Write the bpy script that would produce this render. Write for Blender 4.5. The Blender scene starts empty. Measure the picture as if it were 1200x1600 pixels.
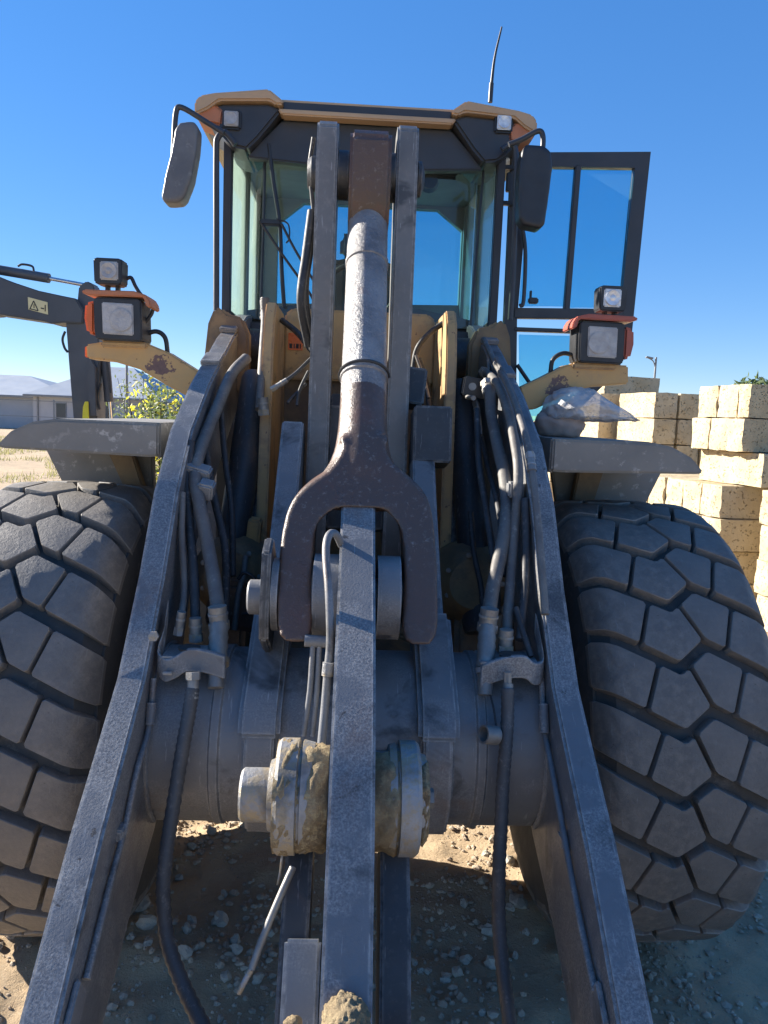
import bpy, bmesh, math, random
from mathutils import Vector, Matrix, noise
random.seed(7)
SC = bpy.context.scene
R_ = math.radians
# ------------------------------------------------------------------ camera
CAMH, PITCH, ROLL = 1.86, R_(6.9), R_(2.3)
fw = Vector((0, math.cos(PITCH), -math.sin(PITCH)))
r0 = Vector((1, 0, 0)); u0 = r0.cross(fw)
rt = r0*math.cos(ROLL) + u0*math.sin(ROLL)
up = -r0*math.sin(ROLL) + u0*math.cos(ROLL)
CPOS = Vector((0, 0, CAMH))
cam = bpy.data.cameras.new('camera')
cam.sensor_fit = 'VERTICAL'; cam.sensor_height = 24.0; cam.lens = 18.0
cam.clip_start = 0.05; cam.clip_end = 2000
co = bpy.data.objects.new('camera', cam); SC.collection.objects.link(co)
mw = Matrix((( rt.x, up.x, -fw.x, 0), (rt.y, up.y, -fw.y, 0), (rt.z, up.z, -fw.z, CAMH), (0, 0, 0, 1)))
co.matrix_world = mw
SC.camera = co
# ------------------------------------------------------------------ sky, sun, exposure
SUN_EL, SUN_AZ = R_(24), R_(-67)        # azimuth measured from +Y towards +X
w = bpy.data.worlds.new('World'); SC.world = w; w.use_nodes = True
nt = w.node_tree; nt.nodes.clear()
sky = nt.nodes.new('ShaderNodeTexSky'); sky.sky_type = 'NISHITA'; sky.sun_disc = False
sky.sun_elevation = SUN_EL; sky.sun_rotation = SUN_AZ
sky.altitude = 1500; sky.air_density = 1.0; sky.dust_density = 0.0; sky.ozone_density = 6.0
bg = nt.nodes.new('ShaderNodeBackground'); bg.inputs[1].default_value = 0.15
wo = nt.nodes.new('ShaderNodeOutputWorld')
gm = nt.nodes.new('ShaderNodeGamma'); gm.inputs[1].default_value = 0.5       # clear dry air: the whole sky a little more even and bluer
hs_ = nt.nodes.new('ShaderNodeHueSaturation'); hs_.inputs['Saturation'].default_value = 1.6; hs_.inputs['Hue'].default_value = 0.515
nt.links.new(sky.outputs[0], gm.inputs[0]); nt.links.new(gm.outputs[0], hs_.inputs['Color']); nt.links.new(hs_.outputs[0], bg.inputs[0]); nt.links.new(bg.outputs[0], wo.inputs[0])
sd = Vector((math.sin(SUN_AZ)*math.cos(SUN_EL), math.cos(SUN_AZ)*math.cos(SUN_EL), math.sin(SUN_EL)))
sl = bpy.data.lights.new('sun', 'SUN'); sl.energy = 5.0; sl.angle = R_(0.5); sl.color = (1, 0.93, 0.82)
so = bpy.data.objects.new('sun', sl); SC.collection.objects.link(so)
so.rotation_euler = sd.to_track_quat('Z', 'Y').to_euler(); so.location = sd*30
SC.view_settings.view_transform = 'Standard'; SC.view_settings.look = 'None'
SC.view_settings.exposure = 1.55; SC.view_settings.gamma = 1
SC.render.engine = 'CYCLES'
SC.cycles.use_denoising = True
SC.cycles.max_bounces = 8; SC.cycles.transparent_max_bounces = 16

# ------------------------------------------------------------------ survey helpers
MO = Vector((-0.108, 2.83, 0)); YAW = R_(2.6)
CY, SY = math.cos(YAW), math.sin(YAW)
def ray(px, py): return fw + rt*((px-600)/1200) - up*((py-800)/1200)
def w2m(p):
    d = p - MO
    return Vector((d.x*CY + d.y*SY, -d.x*SY + d.y*CY, d.z))
OM = w2m(CPOS)
def on(px, py, ax, val):
    "point of the loader (its own axes) seen at a survey mark, at a known side, depth or height"
    d = w2m(CPOS + ray(px, py)) - OM
    i = 'xyz'.index(ax); t = (val - OM[i])/d[i]
    return OM + d*t
def wp(px, py, Y):
    d = ray(px, py); return CPOS + d*(Y/d.y)

# ------------------------------------------------------------------ materials
def nodes(name):
    m = bpy.data.materials.new(name); m.use_nodes = True
    n = m.node_tree; b = n.nodes['Principled BSDF']
    return m, n, b
def N(n, t, **kw):
    x = n.nodes.new(t)
    for k, v in kw.items(): setattr(x, k, v)
    return x
def noise_tex(n, co_, scale, detail=4, rough=0.6, dist=0):
    t = N(n, 'ShaderNodeTexNoise'); t.inputs['Scale'].default_value = scale
    t.inputs['Detail'].default_value = detail; t.inputs['Roughness'].default_value = rough
    t.inputs['Distortion'].default_value = dist
    n.links.new(co_, t.inputs['Vector']); return t.outputs['Fac']
def ramp(n, src, a, b):
    r = N(n, 'ShaderNodeMapRange'); r.inputs[1].default_value = a; r.inputs[2].default_value = b
    n.links.new(src, r.inputs[0]); return r.outputs[0]
def mixc(n, fac, a, b):
    m = N(n, 'ShaderNodeMix', data_type='RGBA')
    for s, v in ((6, a), (7, b)):
        if isinstance(v, tuple): m.inputs[s].default_value = (*v, 1)
        else: n.links.new(v, m.inputs[s])
    if isinstance(fac, (int, float)): m.inputs[0].default_value = fac
    else: n.links.new(fac, m.inputs[0])
    return m.outputs[2]
def mult(n, a, k):
    m = N(n, 'ShaderNodeMath', operation='MULTIPLY')
    n.links.new(a, m.inputs[0])
    if isinstance(k, (int, float)): m.inputs[1].default_value = k
    else: n.links.new(k, m.inputs[1])
    return m.outputs[0]
def surf(name, base, base2=None, sc=6, dust=None, dsc=40, dlo=0.55, dhi=0.7, damt=0.7, chip=None, csc=12, clo=0.62, chi=0.66,
         rough=0.5, metal=0.0, bump=0.15, bsc=60, spec=0.5, patch=None, rust=None, edge=None, scr=0.0, grease=0.0, rst=0.0):
    m, n, b = nodes(name)
    tc = N(n, 'ShaderNodeTexCoord').outputs['Object']
    base2 = base2 or tuple(c*0.75 for c in base)
    col = mixc(n, ramp(n, noise_tex(n, tc, sc, 5), 0.35, 0.65), base, base2)
    if dust:
        d1 = ramp(n, noise_tex(n, tc, dsc, 6, 0.75), dlo, dhi)
        d2 = ramp(n, noise_tex(n, tc, patch or sc*0.7, 4), 0.43 if patch else 0.3, 0.5 if patch else 0.6)
        col = mixc(n, mult(n, mult(n, d1, d2), damt), col, dust)
    if chip:
        c1 = ramp(n, noise_tex(n, tc, csc, 5, 0.65, 0.3), clo, chi)
        col = mixc(n, c1, col, chip)
    if rst:
        rm_ = ramp(n, noise_tex(n, tc, 2.6, 6, 0.7, 0.4), 0.56, 0.68)
        col = mixc(n, mult(n, rm_, rst), col, mixc(n, noise_tex(n, tc, 40, 4), (0.10, 0.055, 0.035), (0.22, 0.12, 0.07)))
    if scr:
        mp = N(n, 'ShaderNodeMapping'); mp.inputs['Rotation'].default_value = (0.5, 0.3, 0.2); mp.inputs['Scale'].default_value = (120, 9, 14)
        n.links.new(tc, mp.inputs[0])
        s1 = ramp(n, noise_tex(n, mp.outputs[0], 1.0, 3, 0.6), 0.66, 0.72)
        col = mixc(n, mult(n, s1, scr), col, (0.50, 0.49, 0.48))
    if grease:
        g1 = ramp(n, noise_tex(n, tc, 3.3, 5, 0.65, 0.6), 0.57, 0.66)
        col = mixc(n, mult(n, g1, grease), col, (0.028, 0.026, 0.025))
    if edge:
        be = N(n, 'ShaderNodeBevel'); be.samples = 4; be.inputs[0].default_value = 0.009
        ge = N(n, 'ShaderNodeNewGeometry')
        dt = N(n, 'ShaderNodeVectorMath', operation='DOT_PRODUCT'); n.links.new(be.outputs[0], dt.inputs[0]); n.links.new(ge.outputs['Normal'], dt.inputs[1])
        ed = ramp(n, dt.outputs['Value'], 0.985, 0.88)
        ed = mult(n, ed, ramp(n, noise_tex(n, tc, 28, 5, 0.7), 0.38, 0.6))
        col = mixc(n, mult(n, ed, 0.75), col, edge)
    if rust:
        # one patch of flaked paint with a ragged edge round a given spot
        vd = N(n, 'ShaderNodeVectorMath', operation='DISTANCE'); n.links.new(tc, vd.inputs[0]); vd.inputs[1].default_value = rust
        am = N(n, 'ShaderNodeMath', operation='MULTIPLY_ADD'); am.inputs[1].default_value = -0.16
        n.links.new(noise_tex(n, tc, 34, 5, 0.7), am.inputs[0]); n.links.new(vd.outputs['Value'], am.inputs[2])
        col = mixc(n, ramp(n, am.outputs[0], -0.040, -0.046), col, mixc(n, noise_tex(n, tc, 60, 3), (0.09, 0.05, 0.045), (0.22, 0.12, 0.10)))
    n.links.new(col, b.inputs['Base Color'])
    rr = ramp(n, noise_tex(n, tc, sc*3, 4), 0.2, 0.8)
    mr = N(n, 'ShaderNodeMapRange'); mr.inputs[3].default_value = max(0.05, rough-0.12); mr.inputs[4].default_value = min(1, rough+0.12)
    n.links.new(rr, mr.inputs[0]); n.links.new(mr.outputs[0], b.inputs['Roughness'])
    b.inputs['Metallic'].default_value = metal
    b.inputs['Specular IOR Level'].default_value = spec
    if bump:
        bp = N(n, 'ShaderNodeBump'); bp.inputs['Strength'].default_value = bump; bp.inputs['Distance'].default_value = 0.01
        n.links.new(noise_tex(n, tc, bsc, 6, 0.7), bp.inputs['Height']); n.links.new(bp.outputs[0], b.inputs['Normal'])
    return m
M = {}
M['grey'] = surf('worn grey paint', (0.155, 0.16, 0.17), (0.11, 0.113, 0.12), 5, dust=(0.42, 0.405, 0.385), dsc=190, dlo=0.42, dhi=0.66, damt=0.65, chip=(0.07, 0.063, 0.058), csc=24, clo=0.67, chi=0.70, rough=0.38, bump=0.2, bsc=160, patch=5, edge=(0.50, 0.49, 0.47), scr=0.3, grease=0.6, rst=0.45)
M['grey2'] = surf('dusty grey paint', (0.19, 0.193, 0.20), (0.14, 0.142, 0.15), 4, dust=(0.38, 0.365, 0.345), dsc=220, dlo=0.42, dhi=0.7, damt=0.5, rough=0.45, bump=0.15, bsc=160, patch=4, edge=(0.45, 0.44, 0.42), scr=0.4, grease=0.75, rst=0.5)
M['plate'] = surf('smooth grey plate', (0.20, 0.193, 0.185), (0.15, 0.145, 0.14), 3, dust=(0.33, 0.30, 0.27), dsc=30, dlo=0.5, dhi=0.75, damt=0.5, rough=0.42, bump=0.08, bsc=50, edge=(0.46, 0.45, 0.43), scr=0.5, grease=0.7, rst=0.3)
M['tyre_edge'] = surf('scuffed tyre edge', (0.26, 0.24, 0.22), (0.17, 0.158, 0.147), 12, rough=0.6, bump=0.1)
M['darkgrey'] = surf('dark grey paint', (0.055, 0.058, 0.064), (0.032, 0.034, 0.038), 5, dust=(0.18, 0.17, 0.155), dsc=60, damt=0.5, rough=0.5, bump=0.15, edge=(0.3, 0.29, 0.28), scr=0.3, rst=0.3)
M['brown'] = surf('greasy cast iron', (0.085, 0.062, 0.050), (0.115, 0.068, 0.048), 3, dust=(0.36, 0.33, 0.30), dsc=60, dlo=0.56, dhi=0.70, damt=0.6, chip=(0.17, 0.075, 0.055), csc=3.5, clo=0.55, chi=0.75, rough=0.33, bump=0.4, bsc=60)
M['barrel'] = surf('dusty steel barrel', (0.30, 0.29, 0.285), (0.17, 0.155, 0.15), 5, dust=(0.48, 0.46, 0.43), dsc=70, dlo=0.5, dhi=0.7, damt=0.6, chip=(0.16, 0.085, 0.07), csc=4, clo=0.55, chi=0.72, rough=0.33, metal=0.1, bump=0.7, bsc=75)
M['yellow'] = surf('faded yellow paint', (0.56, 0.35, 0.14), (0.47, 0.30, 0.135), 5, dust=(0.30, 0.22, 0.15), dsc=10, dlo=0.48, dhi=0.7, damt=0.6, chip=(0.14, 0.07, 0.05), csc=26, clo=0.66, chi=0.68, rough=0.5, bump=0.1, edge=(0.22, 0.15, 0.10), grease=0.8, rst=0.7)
for k_, sp_ in (('yellow_a', on(250, 572, 'y', 0.15)), ('yellow_b', on(872, 608, 'y', 0.15))):
    M[k_] = surf('flaking yellow paint', (0.58, 0.35, 0.13), (0.52, 0.32, 0.13), 5, dust=(0.36, 0.26, 0.16), dsc=14, dlo=0.5, dhi=0.7, damt=0.4, chip=(0.14, 0.07, 0.05), csc=30, clo=0.655, chi=0.67, rough=0.45, bump=0.1, rust=tuple(sp_))
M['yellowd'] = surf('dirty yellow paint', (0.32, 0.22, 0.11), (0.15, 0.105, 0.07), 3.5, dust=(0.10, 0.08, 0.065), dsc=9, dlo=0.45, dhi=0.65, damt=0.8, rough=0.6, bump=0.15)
M['roofyel'] = surf('sun faded roof paint', (0.55, 0.36, 0.20), (0.47, 0.31, 0.18), 3, rough=0.4, bump=0.03)
M['fender'] = surf('dusty plastic fender', (0.25, 0.235, 0.21), (0.19, 0.18, 0.165), 4, dust=(0.52, 0.48, 0.43), dsc=22, dlo=0.56, dhi=0.64, damt=0.8, rough=0.6, bump=0.1)
M['black'] = surf('black plastic', (0.022, 0.024, 0.028), (0.035, 0.036, 0.04), 8, rough=0.45, bump=0.05)
M['mirrorgrey'] = surf('mirror shell in sunlit grey with dust', (0.16, 0.16, 0.165), (0.11, 0.11, 0.115), 8, dust=(0.4, 0.38, 0.35), dsc=30, damt=0.5, rough=0.4, bump=0.05)  # left mirror only: base grey kept paler than the right to look sunlit
M['cabframe'] = surf('dark cab paint', (0.035, 0.038, 0.045), (0.05, 0.05, 0.055), 4, rough=0.45, bump=0.04)
M['trim'] = surf('grey cab lining', (0.17, 0.18, 0.175), (0.13, 0.14, 0.135), 4, rough=0.7, bump=0.05)
M['hose'] = surf('black rubber hose', (0.05, 0.05, 0.052), (0.03, 0.03, 0.032), 12, dust=(0.24, 0.22, 0.2), dsc=50, damt=0.7, rough=0.6, bump=0.1)
M['hosemid'] = surf('grey hose sleeve', (0.085, 0.085, 0.088), (0.06, 0.06, 0.062), 12, dust=(0.28, 0.26, 0.24), dsc=45, damt=0.7, rough=0.55, bump=0.15)
M['hosed'] = surf('dusty rubber hose', (0.17, 0.16, 0.145), (0.11, 0.10, 0.095), 12, dust=(0.38, 0.35, 0.3), dsc=50, damt=0.7, rough=0.6, bump=0.15)
M['tyre'] = surf('dusty tyre rubber', (0.165, 0.150, 0.136), (0.125, 0.115, 0.106), 5, dust=(0.29, 0.25, 0.21), dsc=34, dlo=0.42, dhi=0.7, damt=0.6, chip=(0.07, 0.065, 0.06), csc=30, clo=0.67, chi=0.70, rough=0.66, bump=0.35, bsc=90, scr=0.12)
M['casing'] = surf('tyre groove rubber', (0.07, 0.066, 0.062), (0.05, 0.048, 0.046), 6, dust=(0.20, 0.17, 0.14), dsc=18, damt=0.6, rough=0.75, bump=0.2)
M['steel'] = surf('worn bare steel', (0.36, 0.36, 0.36), (0.24, 0.24, 0.245), 7, dust=(0.36, 0.29, 0.19), dsc=30, dlo=0.44, dhi=0.56, damt=0.9, rough=0.42, metal=0.15, bump=0.45, bsc=80, patch=9, scr=0.4, grease=0.5)
M['fit'] = surf('zinc fitting', (0.30, 0.29, 0.27), (0.2, 0.19, 0.18), 20, dust=(0.4, 0.36, 0.3), dsc=40, damt=0.6, rough=0.5, metal=0.4, bump=0.2)
M['mud'] = surf('dried sandy mud', (0.40, 0.31, 0.19), (0.22, 0.165, 0.105), 11, dust=(0.54, 0.44, 0.26), dsc=70, dlo=0.48, dhi=0.6, damt=0.8, rough=0.95, bump=1.0, bsc=150, spec=0.1)
M['lens'] = surf('clouded lamp lens', (0.50, 0.48, 0.46), (0.36, 0.34, 0.33), 25, rough=0.15, bump=0.3, bsc=60)
M['lens2'] = surf('bright reflector lens', (0.85, 0.85, 0.85), (0.55, 0.55, 0.56), 40, rough=0.1, metal=0.3, bump=0.4, bsc=50)
M['orange'] = surf('orange plastic', (0.75, 0.16, 0.03), (0.65, 0.13, 0.03), 10, rough=0.3, bump=0.02)
M['red'] = surf('faded red plastic', (0.42, 0.10, 0.06), (0.36, 0.09, 0.06), 10, rough=0.4, bump=0.02)
M['hood'] = surf('rusty orange hood', (0.55, 0.20, 0.09), (0.45, 0.17, 0.08), 12, dust=(0.25, 0.16, 0.1), dsc=20, damt=0.5, rough=0.5, bump=0.05)
M['excav'] = surf('dark excavator paint', (0.085, 0.092, 0.105), (0.065, 0.07, 0.08), 3, rough=0.5, bump=0.05)
M['chrome'] = surf('chrome rod', (0.65, 0.65, 0.66), (0.5, 0.5, 0.5), 20, rough=0.25, metal=0.9, bump=0.02)
M['label'] = surf('cream sticker', (0.75, 0.66, 0.36), (0.68, 0.6, 0.34), 10, rough=0.5, bump=0.0)
M['ink'] = surf('black print', (0.02, 0.02, 0.02), (0.03, 0.03, 0.03), 10, rough=0.6, bump=0.0)
M['hiyel'] = surf('bright yellow plastic', (0.75, 0.68, 0.03), (0.7, 0.6, 0.03), 10, rough=0.4, bump=0.0)
M['stone'] = surf('pale limestone pebble', (0.60, 0.55, 0.46), (0.42, 0.38, 0.32), 14, rough=0.9, bump=0.5, bsc=50, spec=0.2)
M['gravel'] = surf('gravel crumbs', (0.52, 0.43, 0.33), (0.36, 0.29, 0.22), 9, rough=0.95, bump=0.3, bsc=80, spec=0.2)
M['housewall'] = surf('pale grey rendered wall', (0.42, 0.43, 0.45), (0.38, 0.39, 0.41), 1, rough=0.8, bump=0.02)
M['roofmetal'] = surf('grey corrugated roof', (0.40, 0.42, 0.44), (0.35, 0.37, 0.39), 0.6, rough=0.5, bump=0.05, bsc=8)
M['window'] = surf('dark house window', (0.06, 0.07, 0.08), (0.05, 0.06, 0.07), 2, rough=0.15, bump=0.0)
M['galv'] = surf('galvanised post', (0.22, 0.23, 0.24), (0.18, 0.19, 0.2), 5, rough=0.5, metal=0.3, bump=0.05)
M['bark'] = surf('bark', (0.10, 0.075, 0.05), (0.06, 0.045, 0.035), 8, rough=0.9, bump=0.6, bsc=20)
def leafmat(name, a, b_):
    m, n, b = nodes(name)
    oi = N(n, 'ShaderNodeNewGeometry').outputs['Random Per Island']
    n.links.new(mixc(n, oi, a, b_), b.inputs['Base Color']); b.inputs['Roughness'].default_value = 0.6
    tr = N(n, 'ShaderNodeBsdfTranslucent'); tr.inputs[0].default_value = (*[min(1, c*1.6) for c in b_], 1)
    ms = N(n, 'ShaderNodeMixShader'); ms.inputs[0].default_value = 0.35
    n.links.new(b.outputs[0], ms.inputs[1]); n.links.new(tr.outputs[0], ms.inputs[2])
    n.links.new(ms.outputs[0], n.nodes['Material Output'].inputs[0]); return m
M['leaf'] = leafmat('olive leaves', (0.05, 0.085, 0.03), (0.12, 0.15, 0.05))
M['flower'] = leafmat('yellow blossom', (0.70, 0.50, 0.03), (0.80, 0.62, 0.06))
M['grass'] = leafmat('dry green grass', (0.10, 0.15, 0.04), (0.26, 0.24, 0.10))
def glassmat(name, tint, gl=0.08, dirt=0.0, dcol=(0.6, 0.62, 0.58)):
    m, n, b = nodes(name); n.nodes.remove(b)
    t = N(n, 'ShaderNodeBsdfTransparent'); t.inputs[0].default_value = (*tint, 1)
    g = N(n, 'ShaderNodeBsdfGlossy'); g.inputs['Roughness'].default_value = 0.03
    lw = N(n, 'ShaderNodeLayerWeight'); lw.inputs[0].default_value = 0.25
    ml = N(n, 'ShaderNodeMath', operation='MULTIPLY_ADD'); ml.inputs[1].default_value = 0.35; ml.inputs[2].default_value = gl*0.4
    n.links.new(lw.outputs['Fresnel'], ml.inputs[0])
    ms = N(n, 'ShaderNodeMixShader'); n.links.new(ml.outputs[0], ms.inputs[0])
    n.links.new(t.outputs[0], ms.inputs[1]); n.links.new(g.outputs[0], ms.inputs[2])
    last = ms.outputs[0]
    if dirt:
        tc = N(n, 'ShaderNodeTexCoord').outputs['Object']
        d = N(n, 'ShaderNodeBsdfDiffuse'); d.inputs[0].default_value = (*dcol, 1)
        tl = N(n, 'ShaderNodeBsdfTranslucent'); tl.inputs[0].default_value = (*dcol, 1)
        m2 = N(n, 'ShaderNodeMixShader'); n.links.new(d.outputs[0], m2.inputs[1]); n.links.new(tl.outputs[0], m2.inputs[2])
        f = N(n, 'ShaderNodeMapRange'); f.inputs[1].default_value = 0.25; f.inputs[2].default_value = 0.75
        f.inputs[3].default_value = dirt*0.7; f.inputs[4].default_value = min(1, dirt*1.3)
        n.links.new(noise_tex(n, tc, 5, 6, 0.65), f.inputs[0])
        m3 = N(n, 'ShaderNodeMixShader'); n.links.new(f.outputs[0], m3.inputs[0])
        n.links.new(last, m3.inputs[1]); n.links.new(m2.outputs[0], m3.inputs[2]); last = m3.outputs[0]
    n.links.new(last, n.nodes['Material Output'].inputs[0]); return m
M['glass'] = glassmat('tinted windscreen', (0.86, 0.94, 0.93), 0.1, 0.03)
M['rearglass'] = glassmat('green tinted glass', (0.42, 0.76, 0.86), 0.08, 0.02)
M['dusty'] = glassmat('dusty side glass', (0.80, 0.92, 0.88), 0.08, 0.42, (0.62, 0.68, 0.62))
M['dusty2'] = glassmat('lightly dusty glass', (0.70, 0.85, 0.86), 0.08, 0.25, (0.5, 0.56, 0.54))
M['doorglass'] = glassmat('door glass', (0.46, 0.79, 0.90), 0.08, 0.05)
def limestone():
    m, n, b = nodes('limestone block')
    tc = N(n, 'ShaderNodeNewGeometry').outputs['Position']
    oi = N(n, 'ShaderNodeObjectInfo').outputs['Random']
    ad = N(n, 'ShaderNodeVectorMath', operation='ADD'); n.links.new(tc, ad.inputs[0])
    cb = N(n, 'ShaderNodeCombineXYZ'); mm = N(n, 'ShaderNodeMath', operation='MULTIPLY'); mm.inputs[1].default_value = 31.0
    n.links.new(oi, mm.inputs[0]); n.links.new(mm.outputs[0], cb.inputs[0]); n.links.new(mm.outputs[0], cb.inputs[2]); n.links.new(cb.outputs[0], ad.inputs[1])
    v = ad.outputs[0]
    col = mixc(n, oi, (0.62, 0.50, 0.31), (0.50, 0.43, 0.31))
    col = mixc(n, ramp(n, noise_tex(n, v, 4, 5), 0.35, 0.7), col, (0.45, 0.355, 0.22))
    pit = ramp(n, noise_tex(n, v, 30, 4, 0.65, 0.9), 0.60, 0.66)
    col = mixc(n, mult(n, pit, 0.35), col, (0.26, 0.19, 0.11))
    n.links.new(col, b.inputs['Base Color']); b.inputs['Roughness'].default_value = 0.95; b.inputs['Specular IOR Level'].default_value = 0.15
    bp = N(n, 'ShaderNodeBump'); bp.inputs['Strength'].default_value = 0.9; bp.inputs['Distance'].default_value = 0.025; bp.invert = True
    n.links.new(pit, bp.inputs['Height']); 
    b2 = N(n, 'ShaderNodeBump'); b2.inputs['Strength'].default_value = 0.5; b2.inputs['Distance'].default_value = 0.01
    n.links.new(noise_tex(n, v, 60, 6, 0.7), b2.inputs['Height']); n.links.new(bp.outputs[0], b2.inputs['Normal'])
    n.links.new(b2.outputs[0], b.inputs['Normal']); return m
M['lime'] = limestone()
def groundmat():
    m, n, b = nodes('sandy dirt')
    tc = N(n, 'ShaderNodeTexCoord').outputs['Object']
    col = mixc(n, ramp(n, noise_tex(n, tc, 0.35, 5), 0.35, 0.65), (0.56, 0.42, 0.27), (0.48, 0.36, 0.235))
    col = mixc(n, mult(n, ramp(n, noise_tex(n, tc, 2.2, 6, 0.7), 0.45, 0.7), 0.6), col, (0.28, 0.22, 0.16))
    col = mixc(n, mult(n, ramp(n, noise_tex(n, tc, 55, 4, 0.7), 0.55, 0.72), 0.6), col, (0.50, 0.42, 0.31))
    n.links.new(col, b.inputs['Base Color']); b.inputs['Roughness'].default_value = 0.95; b.inputs['Specular IOR Level'].default_value = 0.15
    bp = N(n, 'ShaderNodeBump'); bp.inputs['Strength'].default_value = 0.7; bp.inputs['Distance'].default_value = 0.02
    n.links.new(noise_tex(n, tc, 38, 8, 0.75), bp.inputs['Height']); n.links.new(bp.outputs[0], b.inputs['Normal']); return m
M['ground'] = groundmat()
def wrapmat():
    m, n, b = nodes('crumpled plastic wrap')
    tc = N(n, 'ShaderNodeTexCoord').outputs['Object']
    n.links.new(mixc(n, ramp(n, noise_tex(n, tc, 9, 5), 0.35, 0.65), (0.72, 0.70, 0.68), (0.55, 0.52, 0.50)), b.inputs['Base Color'])
    b.inputs['Roughness'].default_value = 0.35
    bp = N(n, 'ShaderNodeBump'); bp.inputs['Strength'].default_value = 0.8; bp.inputs['Distance'].default_value = 0.02
    n.links.new(noise_tex(n, tc, 22, 4, 0.6, 1.2), bp.inputs['Height']); n.links.new(bp.outputs[0], b.inputs['Normal'])
    tr = N(n, 'ShaderNodeBsdfTransparent'); ms = N(n, 'ShaderNodeMixShader'); ms.inputs[0].default_value = 0.30
    n.links.new(b.outputs[0], ms.inputs[1]); n.links.new(tr.outputs[0], ms.inputs[2]); n.links.new(ms.outputs[0], n.nodes['Material Output'].inputs[0]); return m
M['wrap'] = wrapmat()
M['bundle'] = surf('dusty pink lump', (0.50, 0.38, 0.32), (0.40, 0.30, 0.25), 8, rough=0.7, bump=0.4, bsc=30)

# ------------------------------------------------------------------ mesh helpers
COL = SC.collection
def link(name, me, mat, parent=None):
    o = bpy.data.objects.new(name, me)
    if mat and not me.materials: me.materials.append(M[mat])
    COL.objects.link(o)
    if parent: o.parent = parent
    return o
def fin(bm, name, smooth=35):
    bmesh.ops.recalc_face_normals(bm, faces=bm.faces[:])
    me = bpy.data.meshes.new(name); bm.to_mesh(me); bm.free()
    if smooth:
        for p in me.polygons: p.use_smooth = True
        me.set_sharp_from_angle(angle=R_(smooth))
    return me
def bev(bm, off, seg=2, ang=25):
    if off <= 0: return
    es = [e for e in bm.edges if len(e.link_faces) == 2 and e.calc_face_angle(0) > R_(ang)]
    bmesh.ops.bevel(bm, geom=es, offset=off, segments=seg, affect='EDGES', clamp_overlap=True)
def ax3(axis, a, b, c):
    return {'x': (c, a, b), 'y': (a, c, b), 'z': (a, b, c)}[axis]
def add_prism(bm, pts, axis, lo, hi):
    v0 = [bm.verts.new(ax3(axis, a, b, lo)) for a, b in pts]
    v1 = [bm.verts.new(ax3(axis, a, b, hi)) for a, b in pts]
    n = len(pts)
    bm.faces.new(v0); bm.faces.new(list(reversed(v1)))
    for i in range(n): bm.faces.new((v0[i], v0[(i+1) % n], v1[(i+1) % n], v1[i]))
def prism(name, pts, axis, lo, hi, mat, parent=None, b=0.006, seg=2):
    bm = bmesh.new(); add_prism(bm, pts, axis, lo, hi)
    bmesh.ops.recalc_face_normals(bm, faces=bm.faces[:]); bev(bm, b, seg)
    return link(name, fin(bm, name), mat, parent)
def box(name, c, s, mat, parent=None, rot=None, b=0.006, seg=2):
    bm = bmesh.new(); bmesh.ops.create_cube(bm, size=1)
    bmesh.ops.scale(bm, vec=s, verts=bm.verts); bev(bm, b, seg)
    if rot: bmesh.ops.rotate(bm, cent=(0, 0, 0), matrix=Matrix.Rotation(rot[0], 3, 'X') @ Matrix.Rotation(rot[1], 3, 'Y') @ Matrix.Rotation(rot[2], 3, 'Z') if False else
                            (Matrix.Rotation(rot[2], 3, 'Z') @ Matrix.Rotation(rot[1], 3, 'Y') @ Matrix.Rotation(rot[0], 3, 'X')), verts=bm.verts)
    bmesh.ops.translate(bm, vec=c, verts=bm.verts)
    return link(name, fin(bm, name), mat, parent)
def spline(pts, n=6):
    pts = [Vector(p) for p in pts]
    if len(pts) < 3: return pts
    P = [2*pts[0]-pts[1]] + pts + [2*pts[-1]-pts[-2]]; out = []
    for i in range(1, len(P)-2):
        a, b, c, d = P[i-1:i+3]
        for k in range(n):
            t = k/n
            out.append(0.5*((2*b) + (c-a)*t + (2*a-5*b+4*c-d)*t*t + (3*b-a-3*c+d)*t**3))
    out.append(pts[-1]); return out
def add_tube(bm, pts, r, seg=10, smooth=6, wrap=0, cap=True):
    p = spline(pts, smooth) if smooth else [Vector(q) for q in pts]
    n = len(p); rings = []
    t0 = (p[1]-p[0]).normalized(); ref = Vector((0, 0, 1)) if abs(t0.z) < 0.9 else Vector((1, 0, 0))
    nrm = t0.cross(ref).normalized()
    for i in range(n):
        t = (p[min(i+1, n-1)]-p[max(i-1, 0)]).normalized()
        nrm = (nrm - t*nrm.dot(t)).normalized(); bi = t.cross(nrm)
        rr = r[0]+(r[1]-r[0])*i/(n-1) if isinstance(r, tuple) else r
        if wrap: rr *= 1 + wrap*(1 if i % 2 else -1)
        rings.append([bm.verts.new(p[i] + (nrm*math.cos(a)+bi*math.sin(a))*rr) for a in [2*math.pi*k/seg for k in range(seg)]])
    for i in range(n-1):
        for k in range(seg): bm.faces.new((rings[i][k], rings[i][(k+1) % seg], rings[i+1][(k+1) % seg], rings[i+1][k]))
    if cap: bm.faces.new(list(reversed(rings[0]))); bm.faces.new(rings[-1])
def tube(name, pts, r, mat, parent=None, seg=10, smooth=6, wrap=0):
    bm = bmesh.new(); add_tube(bm, pts, r, seg, smooth, wrap)
    return link(name, fin(bm, name, 50), mat, parent)
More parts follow.
